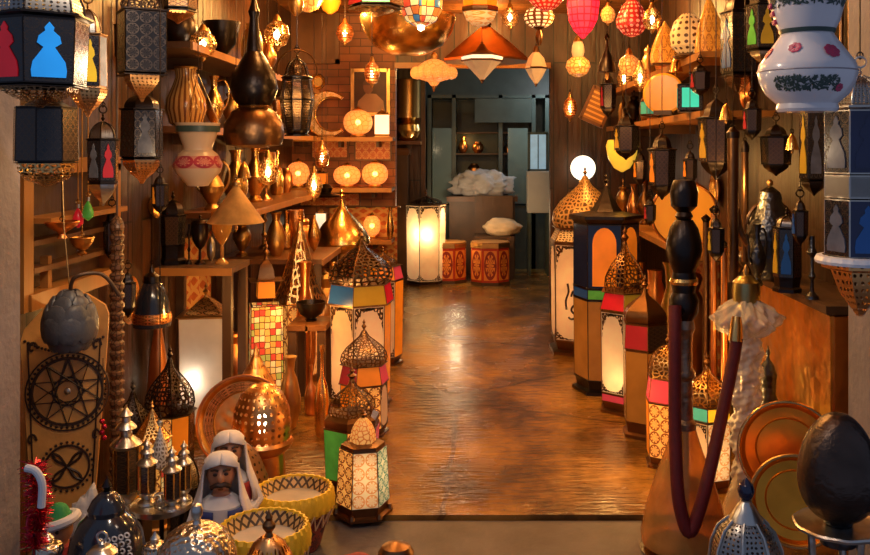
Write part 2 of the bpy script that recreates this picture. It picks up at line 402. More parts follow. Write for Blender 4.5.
def lan(name, label, px, Y, ys, ws, tiers, n=6, rz=0.0, dome='onion', metal='bronze', domemat='pierced_bronze', floor=False, z=None, hang=False,
        group=None, cat='lantern', ring=True, skirt=None, dsegs=None, finial=None, bulb=False, feet=False, glow=0, gpos=(0, 0, .35), gcol=(1, .62, .28)):
    """ys = (tip, dome top, dome bottom, base top, base bottom); ws = (dome, brim, base) widths; tiers = [(y0, y1, w0, w1, [panel materials])]"""
    s = s_of(Y)
    tip, d0, d1, b0, b1 = ys; wd, wb, wbase = [w / 2 * s for w in ws]
    loc = P(px, b1, Y)
    if floor: loc.z = ground(Y)
    if z is not None: loc.z = z
    root = thing(name, label, cat, loc, (0, 0, rz), group)
    if hang: root.rotation_euler.z = rz + math.atan((VX - px) / FPX)
    Z = lambda y: (b1 - y) * s
    ph = -PI / 2 + PI / n
    # base
    bt = tiers[-1][3] / 2 * s
    if b1 - b0 > .5:
        MB().lathe([(wbase, 0), (wbase, Z(b0) * .22), (wbase * .86, Z(b0) * .34), (bt * .98, Z(b0) * .8), (bt * 1.04, Z(b0))], n, ph).build('base', metal, root)
    if feet:
        for i in range(n):
            a = ph + 2 * PI * i / n
            MB().lathe([(.010, -.0), (.016, .012), (.008, .03)], 8, at=(wbase * .92 * math.cos(a), wbase * .92 * math.sin(a), -.001)).build('foot', metal, root)
    pr = max(.0035, .020 * (bt + .02))
    fr = MB()
    for (y0, y1, w0, w1, mats) in tiers:
        r0, r1, z0, z1 = w0 / 2 * s, w1 / 2 * s, Z(y0), Z(y1)
        for i in range(n):
            a, c = ph + 2 * PI * i / n, ph + 2 * PI * (i + 1) / n
            A1, A0 = Vector((r1 * math.cos(a), r1 * math.sin(a), z1)), Vector((r0 * math.cos(a), r0 * math.sin(a), z0))
            C1, C0 = Vector((r1 * math.cos(c), r1 * math.sin(c), z1)), Vector((r0 * math.cos(c), r0 * math.sin(c), z0))
            fr.tube([A1, A0], pr, 6)
            m = mats[((i + 1) % n) % len(mats)]          # first = facing the passage, then turning to +x
            if m is None: continue
            mid = (A1 + C1) / 2; nv = Vector((math.cos((a + c) / 2), math.sin((a + c) / 2), 0))
            xa = (C1 - A1).normalized(); za = ((A0 + C0) / 2 - mid).normalized()
            ya = za.cross(xa)
            Mx = Matrix((xa, ya, za)).transposed().to_4x4(); Mx.translation = mid
            h = ((A0 + C0) / 2 - mid).length; wl, wh = (C1 - A1).length / 2, (C0 - A0).length / 2
            bg, mo = m if isinstance(m, tuple) else (m, None)
            sgn = 1 if (ya.dot(nv) < 0) else -1
            q = MB().prism([(-wl, 0), (wl, 0), (wh, h), (-wh, h)], .003 * sgn, Mx, back=not (isinstance(m, str) and m in TRANSL))
            po = q.build('panel', bg, root)
            if isinstance(m, str) and m in ('pane_cream', 'pane_white') and h > .22 and not hang:
                w_ = min(wl, wh); dp = min(.17, h * .3)      # dark cut-metal spandrels at the top and foot of the pane
                for up, dd in ((1, dp), (-1, dp * .45)):
                    arch = [(w_ * .94 * math.cos(t * PI / 16), -dd + dd * .93 * math.sin(t * PI / 16) ** 1.2 + dd * .10 * math.sin(t * PI / 2) ** 2) for t in range(17)]
                    sh = [(-w_ * .96, 0)] + list(reversed(arch)) + [(w_ * .96, 0)]
                    Mo = Mx @ Matrix.Translation(Vector((0, -.003 * sgn, h * .985 if up > 0 else h * .015)))
                    MB().prism([(x, z * up) for x, z in (sh if up > 0 else list(reversed(sh)))], .003 * sgn, Mo).build('fretwork', 'fret_dark', po)
            if mo:
                w = min(wl, wh)
                Mo = Mx @ Matrix.Translation(Vector((0, -.003 * sgn, h * .5)))
                if mo[0] == 'pin': sh = pin(w * 1.7, h * .86)
                elif mo[0] == 'arch':
                    sh = [(-w * .72, -h * .46), (w * .72, -h * .46)] + [(w * .72 * math.cos(t * PI / 10), h * .2 + min(h * .26, w) * math.sin(t * PI / 10)) for t in range(11)]
                else: sh = [(-w * .7, -h * .4), (w * .7, -h * .4), (w * .7, h * .4), (-w * .7, h * .4)]
                MB().prism(sh, .003 * sgn, Mo).build('pane', mo[1], po)
        for (r, zz) in ((r0, z0), (r1, z1)):
            fr.lathe([(r * .90, zz - pr), (r * 1.03, zz - pr), (r * 1.03, zz + pr), (r * .90, zz + pr)], n, ph, caps=False)
    fr.build('frame', metal, root)
    # brim and dome
    t0 = tiers[0][2] / 2 * s; zt = Z(tiers[0][0]); zd = Z(d1)
    if zd < zt + .004: zd = zt + .004
    MB().lathe([(t0 * .98, zt), (wb, zt + (zd - zt) * .45), (wb, zt + (zd - zt) * .7), (wd, zd)], n, ph).build('brim', metal, root)
    D = [(r * wd, zd + t * (Z(d0) - zd)) for r, t in DOME[dome]]
    dm = MB().lathe(D, dsegs or n, ph if not dsegs else None, caps=False).build('dome', domemat, root)
    if 'pierced' in domemat and n <= 10:
        rb = MB()
        for i in range(n):
            a = ph + 2 * PI * i / n
            rb.tube([(r * 1.01 * math.cos(a), r * 1.01 * math.sin(a), zz) for r, zz in D], pr * .8, 5)
        rb.build('rib_frame', metal, dm)
    if d0 > tip:
        h = Z(tip) - Z(d0); r = finial * s if finial else max(.006, min(h * .22, wd * .35)); zz = Z(d0)
        MB().lathe([(r * .7, zz - h * .04), (r * .35, zz + h * .12), (r, zz + h * .36), (r * .3, zz + h * .56), (r * .62, zz + h * .7), (r * .2, zz + h * .84), (0, zz + h)], 12).build('finial', metal, root)
    if ring and hang:
        MB().ring((0, 0, Z(tip) + .010), .014, .003, axis='Y').build('ring', metal, root)
    if skirt:                                   # hanging lanterns: the pointed bottom
        pts, mt = skirt
        MB().lathe(sorted([(hw * s, Z(y)) for hw, y in pts], key=lambda q: q[1]), n, ph).build('bottom_bowl', mt, root)
    if bulb:
        MB().ball((0, 0, (Z(tiers[-1][0]) + Z(tiers[-1][1])) / 2), .03, 12).build('bulb', 'bulb', root)
    if glow:
        ta = max(tiers, key=lambda t: t[1] - t[0]); za = Z(ta[1]) + (Z(ta[0]) - Z(ta[1])) * gpos[2]
        w = loc + Vector((gpos[0], gpos[1], za)); MB().ball((gpos[0], gpos[1], za), .014, 10).build('bulb', 'bulb', root).rotation_euler = (0, 0, -rz) if False else (0, 0, 0)
        GLOWS.append((tuple(w), glow, gcol, .016))
    if hang: add_chain(root, 0, 0, Z(tip) + (.02 if ring else 0), CEIL)
    return root

# small vessels: normalised outlines (radius, height)
VES = {
 'vase': [(.45, 0), (.55, .03), (.95, .25), (1, .42), (.7, .66), (.38, .8), (.45, .93), (.62, 1)],
 'bottle': [(.7, 0), (.95, .06), (1, .38), (.72, .56), (.26, .66), (.2, .9), (.32, .94), (.3, 1)],
 'goblet': [(.62, 0), (.6, .03), (.16, .12), (.14, .36), (.5, .45), (.85, .62), (1, .86), (.95, 1)],
 'jar': [(.55, 0), (.62, .04), (.98, .3), (1, .6), (.75, .82), (.55, .88), (.58, 1)],
 'ewer': [(.6, 0), (.65, .04), (.35, .12), (.9, .32), (1, .46), (.6, .64), (.3, .76), (.3, .9), (.48, 1)],
 'globe': [(.35, 0), (.4, .06), (.8, .2), (1, .5), (.82, .78), (.45, .93), (.3, 1)],
 'candle': [(.8, 0), (.75, .05), (.25, .12), (.2, .3), (.45, .36), (.2, .44), (.2, .66), (.6, .74), (.35, .82), (.3, 1)],
 'drop': [(.05, 0), (.5, .12), (.95, .35), (1, .48), (.7, .7), (.25, .9), (.04, 1)],
 'bowl': [(.35, 0), (.4, .08), (.3, .14), (.75, .4), (.96, .8), (1, 1), (.94, 1), (.7, .46), (0, .3)],
 'urn': [(.6, 0), (.62, .05), (.26, .14), (.55, .26), (.98, .48), (1, .62), (.7, .78), (.42, .84), (.62, .93), (.5, .96), (.12, .98), (.06, 1)],
}
def vessel(kind, name, label, cat, px, y0, y1, w, Y, mat, z=None, group=None, segs=20, handle=False, spout=False, lid=None, floor=False, hang=False, hmat=None, rz=0, tilt=None):
    s = s_of(Y); H = (y1 - y0) * s; R = w / 2 * s
    loc = P(px, y1, Y)
    if floor: loc.z = ground(Y)
    if z is not None: loc.z = z
    root = thing(name, label, cat, loc, (tilt[0], tilt[1], rz) if tilt else (0, 0, rz), group)
    raw = VES[kind]
    hi = .8 if lid else 1.0
    prof = [(r * R, t * H * hi) for r, t in raw]
    MB().lathe(prof, segs).build('body', mat, root)
    if lid:
        lo = MB().lathe([(prof[-1][0] * 1.05, H * .8), (prof[-1][0] * 1.1, H * .82), (prof[-1][0] * .8, H * .88), (R * .15, H * .91), (R * .1, H * .93)], segs).build('lid', lid, root)
        MB().lathe([(R * .08, H * .92), (R * .16, H * .955), (0, H)], 12).build('knob', lid, lo)
    if handle:
        pts = [(R * .35, 0, H * .9), (R * 1.0, 0, H * .92), (R * 1.45, 0, H * .74), (R * 1.35, 0, H * .5), (R * .95, 0, H * .36)]
        MB().tube(smooth(pts, 4), max(.0035, R * .09), 8).build('handle', hmat or mat, root)
    if spout:
        pts = [(-R * .85, 0, H * .36), (-R * 1.2, 0, H * .46), (-R * 1.25, 0, H * .66), (-R * 1.6, 0, H * .86)]
        MB().tube(smooth(pts, 4), [max(.003, R * k) for k in (.22, .2, .19, .18, .16, .15, .14, .13, .12, .11, .10, .09, .09)][:len(smooth(pts, 4))], 8).build('spout', hmat or mat, root)
    if hang: add_chain(root, 0, 0, H, CEIL)
    return root
def smooth(pts, k=5):
    pts = [Vector(p) for p in pts]; out = []
    for i in range(len(pts) - 1):
        p0, p1, p2, p3 = pts[max(i - 1, 0)], pts[i], pts[i + 1], pts[min(i + 2, len(pts) - 1)]
        for j in range(k):
            t = j / k
            out.append(.5 * ((2 * p1) + (p2 - p0) * t + (2 * p0 - 5 * p1 + 4 * p2 - p3) * t * t + (3 * p1 - p0 - 3 * p2 + p3) * t ** 3))
    return out + [pts[-1]]
# ================================================================ setting
def floor_mat():
    N = Nodes('floor_stone')
    co = N.coords('Object')
    b = N.n('ShaderNodeBsdfPrincipled')
    n1 = N.n('ShaderNodeTexNoise'); n1.inputs['Scale'].default_value = 1.4; n1.inputs['Detail'].default_value = 8; n1.inputs['Roughness'].default_value = .65
    N.put(n1.inputs['Vector'], N.coords('Object', 1, .75, 1))
    r = N.n('ShaderNodeValToRGB'); e = r.color_ramp.elements
    e[0].position = .34; e[0].color = (.030, .014, .006, 1); e[1].position = .66; e[1].color = (.44, .225, .045, 1)
    m = e.new(.48); m.color = (.165, .078, .016, 1)
    N.put(r.inputs[0], n1.outputs[0])
    # worn joints between big slabs
    v = N.n('ShaderNodeTexVoronoi', feature='DISTANCE_TO_EDGE'); v.inputs['Scale'].default_value = .62
    n2 = N.n('ShaderNodeTexNoise'); n2.inputs['Scale'].default_value = 3
    N.put(n2.inputs['Vector'], co)
    wv = N.mixc(.10, co, n2.outputs['Color'])
    N.put(v.inputs['Vector'], wv)
    j = N.math('LESS_THAN', v.outputs['Distance'], .006)
    c = N.mixc(N.math('MULTIPLY', j, .5), r.outputs[0], (.03, .014, .007, 1))
    N.put(b.inputs['Base Color'], c)
    n3 = N.n('ShaderNodeTexNoise'); n3.inputs['Scale'].default_value = 2.2; n3.inputs['Detail'].default_value = 4; N.put(n3.inputs['Vector'], co)
    N.put(b.inputs['Roughness'], N.math('ADD', N.math('MULTIPLY', n3.outputs[0], .42), .02))
    b.inputs['Coat Weight'].default_value = .15; b.inputs['Coat Roughness'].default_value = .18
    n4 = N.n('ShaderNodeTexNoise'); n4.inputs['Scale'].default_value = 9; n4.inputs['Detail'].default_value = 8
    N.put(n4.inputs['Vector'], N.coords('Object', 1, 3.2, 1))
    bp = N.n('ShaderNodeBump'); bp.inputs['Strength'].default_value = .35; bp.inputs['Distance'].default_value = .03
    N.put(bp.inputs['Height'], N.math('SUBTRACT', n4.outputs[0], N.math('MULTIPLY', j, .6))); N.put(b.inputs['Normal'], bp.outputs[0])
    N.put(N.out.inputs[0], b.outputs[0]); MATS['floor_stone'] = N.m
floor_mat()
def brickwall_mat(name, a, c, mortar):
    N = Nodes(name); b = N.n('ShaderNodeBsdfPrincipled')
    t = N.n('ShaderNodeTexBrick'); t.inputs['Scale'].default_value = 4; t.inputs['Color1'].default_value = rgba(a); t.inputs['Color2'].default_value = rgba(c)
    t.inputs['Mortar'].default_value = rgba(mortar); t.inputs['Mortar Size'].default_value = .012; t.inputs['Row Height'].default_value = .28; t.inputs['Brick Width'].default_value = .8
    sp = N.n('ShaderNodeSeparateXYZ'); N.put(sp.inputs[0], N.coords('Object'))
    cb = N.n('ShaderNodeCombineXYZ'); N.put(cb.inputs[0], N.math('ADD', sp.outputs[0], sp.outputs[1])); N.put(cb.inputs[1], sp.outputs[2])
    N.put(t.inputs['Vector'], cb.outputs[0])
    nz = N.n('ShaderNodeTexNoise'); nz.inputs['Scale'].default_value = 5; nz.inputs['Detail'].default_value = 7; N.put(nz.inputs['Vector'], N.coords('Object'))
    f = N.math('ADD', N.math('MULTIPLY', nz.outputs[0], 1.5), .25)
    cc = N.n('ShaderNodeCombineColor')
    for i in range(3): N.put(cc.inputs[i], f)
    N.put(b.inputs['Base Color'], N.mixc(1.0, t.outputs[0], cc.outputs[0], 'MULTIPLY')); b.inputs['Roughness'].default_value = .55
    bp = N.n('ShaderNodeBump'); bp.inputs['Strength'].default_value = .5; bp.inputs['Distance'].default_value = .02
    N.put(bp.inputs['Height'], N.math('ADD', nz.outputs[0], t.outputs['Fac'])); N.put(b.inputs['Normal'], bp.outputs[0])
    N.put(N.out.inputs[0], b.outputs[0]); MATS[name] = N.m
def plank_wall(name, a, c):
    # long uneven boards with dark gaps, grain and stains
    N = Nodes(name); b = N.n('ShaderNodeBsdfPrincipled')
    t = N.n('ShaderNodeTexBrick'); t.inputs['Scale'].default_value = 1; t.inputs['Color1'].default_value = rgba(a); t.inputs['Color2'].default_value = rgba(c)
    t.inputs['Mortar'].default_value = (.008, .004, .002, 1); t.inputs['Mortar Size'].default_value = .006; t.inputs['Row Height'].default_value = .13; t.inputs['Brick Width'].default_value = 2.3
    sp = N.n('ShaderNodeSeparateXYZ'); N.put(sp.inputs[0], N.coords('Object'))
    cb = N.n('ShaderNodeCombineXYZ'); N.put(cb.inputs[0], sp.outputs[2] if 'ceiling' not in name else sp.outputs[0]); N.put(cb.inputs[1], N.math('ADD', sp.outputs[1], N.math('MULTIPLY', sp.outputs[0], 0.0 if 'ceiling' in name else 1.0)))
    N.put(t.inputs['Vector'], cb.outputs[0])
    nz = N.n('ShaderNodeTexNoise'); nz.inputs['Scale'].default_value = 6; nz.inputs['Detail'].default_value = 8; N.put(nz.inputs['Vector'], N.coords('Object', 3, 3, .5))
    n2 = N.n('ShaderNodeTexNoise'); n2.inputs['Scale'].default_value = 2.5; n2.inputs['Detail'].default_value = 6; N.put(n2.inputs['Vector'], N.coords('Object'))
    f = N.math('MULTIPLY', N.math('ADD', nz.outputs[0], .35), N.math('ADD', N.math('MULTIPLY', n2.outputs[0], 2.0), .05))
    cc = N.n('ShaderNodeCombineColor')
    for i in range(3): N.put(cc.inputs[i], f)
    N.put(b.inputs['Base Color'], N.mixc(1.0, t.outputs[0], cc.outputs[0], 'MULTIPLY')); b.inputs['Roughness'].default_value = .45
    bp = N.n('ShaderNodeBump'); bp.inputs['Strength'].default_value = .5; bp.inputs['Distance'].default_value = .02
    N.put(bp.inputs['Height'], N.math('SUBTRACT', nz.outputs[0], t.outputs['Fac'])); N.put(b.inputs['Normal'], bp.outputs[0])
    N.put(N.out.inputs[0], b.outputs[0]); MATS[name] = N.m
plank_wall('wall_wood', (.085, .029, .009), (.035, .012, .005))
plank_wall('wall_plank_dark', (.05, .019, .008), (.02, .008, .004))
brickwall_mat('wall_brick', (.26, .085, .028), (.15, .048, .017), (.05, .02, .01))
plank_wall('ceiling_planks', (.46, .19, .05), (.26, .09, .025))

LW, RW, BW = -1.68, 1.52, 8.25
structure('floor', MB().box((0, 8.1, -.05), (4.6, 8.8, .10)), 'floor_stone')
structure('trim_1', MB().box((0, 2.42, -.07), (4.6, 2.54, .10)), 'stone_step')
structure('wall_left', MB().box((LW - .06, 5.35, 1.36), (.12, 5.9, 2.8)), 'wall_wood')
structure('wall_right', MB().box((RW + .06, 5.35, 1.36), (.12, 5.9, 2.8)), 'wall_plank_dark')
structure('wall_back_left', MB().box((-1.205, BW + .07, 1.37), (.95, .14, 2.78)), 'wall_brick')
structure('wall_back_end', MB().box((-.79, 10.45, 1.33), (.43, .14, 2.7)), 'wall_wood')
structure('wall_back_right', MB().box((1.12, BW + .07, 1.37), (.86, .14, 2.78)), 'wall_wood')
structure('wall_back_header', MB().box((-.02, BW + .07, 2.515), (1.42, .14, .49)), 'wall_wood')
structure('trim_2', MB().box((-.02, BW - .03, 2.27), (1.42, .08, .05)), 'wood_gold')
structure('ceiling', MB().box((0, 5.2, CEIL + .05), (3.6, 6.4, .10)), 'ceiling_planks')
structure('wall_front_left', MB().box((-1.56, 2.58, 1.36), (.36, .30, 2.8)), 'stone_grey')
structure('wall_front_right', MB().box((1.35, 2.72, 1.36), (.36, .20, 2.8)), 'stone_grey')
# room at the back
structure('wall_far_end', MB().box((0, 12.45, 1.3), (3.4, .1, 2.7)), 'teal_paint')
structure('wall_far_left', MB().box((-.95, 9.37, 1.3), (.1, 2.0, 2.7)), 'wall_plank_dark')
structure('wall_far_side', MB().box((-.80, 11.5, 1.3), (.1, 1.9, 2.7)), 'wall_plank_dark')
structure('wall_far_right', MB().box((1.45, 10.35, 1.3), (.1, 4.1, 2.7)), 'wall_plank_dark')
structure('ceiling_far', MB().box((0, 10.4, 2.66), (3.0, 4.1, .08)), 'teal_paint')
# pale panel door high on the back wall
pm = MB(); X0, X1 = P(286, 0, BW).x, P(340, 0, BW).x; Z0, Z1 = P(0, 64, BW).z, P(0, 6, BW).z
d = thing('wall_panel', 'plain ochre wooden board in a frame high on the brick wall beside the portrait', 'panel', ((X0 + X1) / 2, BW - .004, Z0))
MB().box((0, -.012, (Z1 - Z0) / 2), (X1 - X0 - .06, .02, Z1 - Z0 - .06)).build('board', 'wood_warm', d)
f = MB(); w, h = X1 - X0, Z1 - Z0
for c, sz in (((-w / 2 + .02, -.02, h / 2), (.04, .04, h)), ((w / 2 - .02, -.02, h / 2), (.04, .04, h)), ((0, -.02, .02), (w, .04, .04)), ((0, -.02, h - .02), (w, .04, .04))): f.box(c, sz)
f.build('frame', 'wood_warm', d)

# ---------------------------------------------------------------- shelves
def board_shelf(name, label, x0, x1, y0, y1, z, mat='wood_warm', brackets='wall', th=.03):
    root = thing(name, label, 'shelf', ((x0 + x1) / 2, (y0 + y1) / 2, z))
    MB().box((0, 0, -th / 2), (x1 - x0, y1 - y0, th)).build('board', mat, root)
    w, d = (x1 - x0) / 2, (y1 - y0) / 2
    MB().box((w + .006 if x0 < -1.5 and d > w else (-w - .006 if x1 > 1.4 and d > w else 0), -d - .006 if d <= w else 0, -th / 2 - .005), (.012 if d > w else 2 * w, 2 * d if d > w else .012, th + .008)).build('edging', 'wood_gold', root)
    if brackets == 'wall':
        for t in (-.7, 0, .7):
            if d > w: MB().box(((-w if x0 < 0 else w) * .3, t * d, -th - .03), (w * 1.3, .025, .06)).build('bracket', 'wood_dark', root)
            else: MB().box((t * w, d * .3, -th - .03), (.025, d * 1.3, .06)).build('bracket', 'wood_dark', root)
    else:
        for sx in (-1, 1):
            for sy in (-1, 1):
                MB().box((sx * (w - .03), sy * (d - .03), -(z) / 2 - th / 2), (.045, .045, z - th)).build('leg', 'wood_dark', root)
    return root
# back wall
board_shelf('wall_shelf', 'long wooden wall shelf holding the lit crescent, portrait and square lantern', P(286, 0, 8.05).x, P(394, 0, 8.05).x, 7.92, 8.25, P(0, 137, 7.92).z)
board_shelf('wall_shelf', 'long wooden wall shelf carrying the row of glowing glass globes', P(262, 0, 8.05).x, P(393, 0, 8.05).x, 7.92, 8.25, P(0, 188, 7.92).z)
board_shelf('wall_shelf', 'low wooden wall shelf with small white lanterns under the row of globes', P(270, 0, 8.05).x, P(393, 0, 8.05).x, 7.92, 8.25, P(0, 240, 7.92).z)
# along the two side walls
board_shelf('wall_shelf', 'high dark wall shelf above the striped vase', LW, -1.36, 4.3, 7.8, 2.02, 'wood_dark')
board_shelf('wall_shelf', 'wooden wall shelf under the striped vase and small brass vases', LW, -1.38, 4.5, 7.8, 1.62, 'wood_warm')
board_shelf('wall_shelf', 'wooden wall shelf of brass ewers behind the cone of gauze', LW, -1.30, 5.0, 7.8, 1.15, 'wood_warm')
board_shelf('wall_shelf', 'top orange wall shelf under the pierced cream lamp', 1.15, RW, 4.55, 7.8, 2.00, 'wood_gold')
board_shelf('wall_shelf', 'middle orange wall shelf holding the square teal lantern', 1.15, RW, 4.55, 7.8, 1.70, 'wood_gold')
board_shelf('wall_shelf', 'lower orange wall shelf in front of the great orange disc', 1.15, RW, 4.75, 7.8, .945, 'wood_gold')
# free standing
board_shelf('display_stand', 'dark display stand with a board of lanterns and goblets beside the carved staff', -1.64, P(232, 0, 4.6).x, 4.6, 4.96, P(0, 268, 4.6).z, 'wood_dark', 'legs')
board_shelf('display_table', 'long wooden display table crowded with brass ewers beneath the wall shelf', LW + .02, -.98, 5.75, 6.5, .80, 'wood_warm', 'legs')
board_shelf('side_table', 'small low wooden table with slim legs under the dark bowl', P(292, 0, 5.35).x, P(330, 0, 5.35).x, 5.2, 5.52, P(0, 326, 5.2).z, 'wood_warm', 'legs')

# ---------------------------------------------------------------- back room: cabinet and clutter
def cabinet():
    Y = 11.6; s = s_of(Y); x0, x1 = P(428, 0, Y).x, P(548, 0, Y).x
    W = x1 - x0; top = P(0, 96, Y).z
    root = thing('display_cabinet', 'teal grey glazed display cabinet at the far end of the shop', 'cabinet', ((x0 + x1) / 2, Y, 0))
    b = MB(); D = .5
    for x in (-W / 2 + .03, -W / 2 + .34, W * .10, W * .37, W / 2 - .03): b.box((x, 0, top / 2), (.05, D, top))
    b.box((0, 0, top - .02), (W, D, .04)); b.box((0, 0, .40), (W, D, .8)); b.box((0, D / 2 - .015, top / 2), (W, .03, top))
    b.build('carcass', 'teal_paint', root)
    MB().box((W * .12, -D / 2 - .03, top - .20), (W * .46, .06, .30)).build('header_board', 'teal_paint', root)
    for zz in (1.15, 1.45, 1.72): MB().box((0, .02, zz), (W - .1, D - .08, .018)).build('shelf', 'wood_dark', root)
    MB().box((W * .24, -D / 2 - .012, 1.3), (.25, .012, .95)).build('door', 'teal_glass', root)
    MB().box((-W / 2 + .19, -D / 2 - .012, 1.3), (.24, .012, .95)).build('door', 'teal_glass', root)
    return root
cabinet()
for i, (px, y1, h, w, k, lb) in enumerate(((463, 143, 20, 12, 'vase', 'tan vase on the upper cabinet shelf'), (478, 143, 14, 14, 'jar', 'round tan jar on the upper cabinet shelf beside the vase'),
      (508, 143, 16, 9, 'bottle', 'small orange bottle behind the cabinet glass'), (517, 143, 13, 7, 'jar', 'little copper pot behind the cabinet glass'), (474, 165, 16, 16, 'jar', 'squat tan pot on the lower cabinet shelf'),
      (510, 165, 14, 8, 'bottle', 'slim copper bottle on the lower cabinet shelf'))):
    zz = 1.461 if y1 == 143 else 1.161
    vessel(k, 'pot', lb, 'pot', px, y1 - h * .8, y1, w * .8, 11.6, 'copper', z=zz)
# window glow + white appliance at the far right
w = thing('glass_screen', 'pale blue glowing window pane beside the cabinet', 'window', P(538, 169.4, 10.85)); sc = s_of(10.9)
MB().box((0, 0, 17.5 * sc), (17 * sc, .03, 35 * sc)).build('pane', 'window_blue', w)
f = MB()
for c, q in (((-9 * sc, 0, 17 * sc), (.03, .05, 38 * sc)), ((9 * sc, 0, 17 * sc), (.03, .05, 38 * sc)), ((0, 0, -.01), (20 * sc, .05, .03)), ((0, 0, 36 * sc), (20 * sc, .05, .03)), ((0, -.004, 17 * sc), (.012, .05, 35 * sc))): f.box(c, q)
f.build('frame', 'teal_paint', w)
fz = thing('cupboard', 'pale grey box cupboard standing under the blue pane', 'cupboard', (P(538, 0, 10.85).x, 10.85, 0)); top = P(0, 171, 10.85).z
lo = P(0, 212, 10.85).z
MB().box((0, 0, (top + lo) / 2), (.27, .3, top - lo)).build('cupboard_body', 'appliance_white', fz)
MB().box((0, -.155, (top + lo) / 2), (.24, .012, top - lo - .05)).build('door', 'appliance_white', fz)
for sx in (-1, 1):
    for sy in (-1, 1): MB().box((sx * .11, sy * .12, lo / 2), (.03, .03, lo)).build('leg', 'teal_paint', fz)
# counter with plastic covered heap, dark chair and cream sack
Y = 11.06; s = s_of(Y)
ct = thing('counter', 'dark wooden counter under a heap of crumpled plastic in front of the cabinet', 'counter', (P(482, 0, Y).x, Y, 0)); ctop = P(0, 196, Y).z
MB().box((0, 0, ctop - .03), (.86, .34, .06)).build('counter_top', 'wood_warm', ct)
MB().box((0, .02, (ctop - .06) / 2), (.80, .30, ctop - .06)).build('counter_body', 'wood_dark', ct)
def crumple(name, label, cat, c, r, sz, mat, amp=.22, f=7, seed=1):
    root = bmesh.new(); bmesh.ops.create_icosphere(root, subdivisions=4, radius=r)
    rnd = random.Random(seed); ph = [rnd.uniform(0, 6) for _ in range(9)]
    for v in root.verts:
        n = v.co.normalized()
        k = 1 + amp * (math.sin(f * n.x + ph[0]) * math.sin(f * n.y + ph[1]) + .6 * math.sin(2.1 * f * n.z + ph[2] + 3 * n.x) * math.sin(1.7 * f * n.x + ph[3]) + .4 * math.sin(3.7 * f * n.y + ph[4]) * math.sin(3.1 * f * n.z + ph[5]))
        v.co = Vector((v.co.x * sz[0] * k, v.co.y * sz[1] * k, max(v.co.z * sz[2] * k, -r * sz[2] * .82)))
    for fc in root.faces: fc.smooth = True
    me = bpy.data.meshes.new(name); root.to_mesh(me); root.free(); me.materials.append(MATS[mat])
    o = bpy.data.objects.new(name, me); COL.objects.link(o)
    zmin = min(v.co.z for v in me.vertices)
    for v in me.vertices: v.co.z -= zmin
    o.location = c
    if label: tag(o, label, cat)
    return o
crumple('plastic_sheet', 'crumpled clear plastic sheeting heaped on the dark counter', 'plastic sheet', (P(482, 0, Y).x, Y, ctop), .2, (1.75, .7, .85), 'plastic_film', seed=4)
ch = thing('chair', 'dark wooden chair standing in front of the plastic covered counter', 'chair', (P(494, 0, 10.62).x, 10.62, 0)); s = s_of(10.52); zt = P(0, 197, 10.52).z
MB().box((0, .2, (zt + .5) / 2), (.46, .04, zt - .5)).build('backrest', 'wood_dark', ch)
MB().box((0, 0, .47), (.46, .44, .05)).build('seat', 'wood_dark', ch)
for sx in (-1, 1):
    for sy in (-1, 1): MB().box((sx * .2, sy * .19, .225), (.045, .045, .45)).build('leg', 'wood_dark', ch)
crumple('sack', 'crumpled cream cloth sack lying on the dark chair behind the drums', 'sack', (P(502, 0, 10.58).x, 10.58, .497), .15, (1.5, .85, .75), 'cream_cloth', amp=.1, f=4, seed=9)
# the two red drums
mk('drum_red', (.55, .045, .012), .35, 0, var=.35)
mk('drum_flower', (.85, .30, .05), .35, 0, pat=('unrosette', 1, 1, .07), col2=(.28, .02, .01), var=.3)
def box_drum(label, px, y0, y1, w):
    Yf = YF(y1); Yc = Yf + .2; s = s_of(Yc); R = w / 2 * s; H = P(0, y0, Yc).z
    r = thing('drum', label, 'drum', (P(px, 0, Yc).x, Yc, 0))
    ph = -PI / 2 + PI / 8
    MB().lathe([(R * .92, .0), (R * .92, .03), (R * .95, .035), (R * .95, H - .05), (R * .92, H - .04), (R * .92, H)], 8, ph).build('shell', 'drum_red', r)
    for (a, b) in ((0, .035), (H - .05, H)):
        MB().lathe([(R * .97, a), (R * 1.0, a), (R * 1.0, b), (R * .97, b)], 8, ph, caps=False).build('hoop', 'wood_dark' if a == 0 else 'old_brass', r)
    MB().lathe([(R * .95, H - .004), (R * .95, H + .008), (0, H + .012)], 8, ph).build('drum_skin', 'wood_gold', r)
    for i in range(8):
        a = ph + PI / 8 + i * PI / 4
        ap = R * .95 * math.cos(PI / 8); hw = R * .95 * math.sin(PI / 8) * .82
        Mx = Matrix.Translation(Vector((ap * math.cos(a), ap * math.sin(a), 0))) @ Matrix.Rotation(a + PI / 2, 4, 'Z')
        MB().prism([(-hw, .06), (hw, .06), (hw, H - .08), (-hw, H - .08)], .006, Mx).build('inlay_panel', 'drum_flower', r)
box_drum('red octagonal drum with a flower panel standing closest to the tall back-room lantern', 447, 242, 284, 42)
box_drum('red octagonal drum with a flower panel standing in front of the cream sack', 490, 242, 286, 42)
# tall white lantern of the back room
lan('floor_lantern', 'tall white glass lantern with a bright bulb beside the red drums', 426, 10.1, (186, 194, 202, 278, 282), (30, 44, 40), [(203, 278, 40, 38, ['pane_cream', 'pane_cream', 'pane_white', 'pane_dim_yellow', 'pane_cream', 'pane_white'])], metal='wood_dark', domemat='pierced_dark', floor=True, rz=.25, glow=5, gpos=(.0, -.12, .62), gcol=(1, .75, .45))
lanY = 9.9
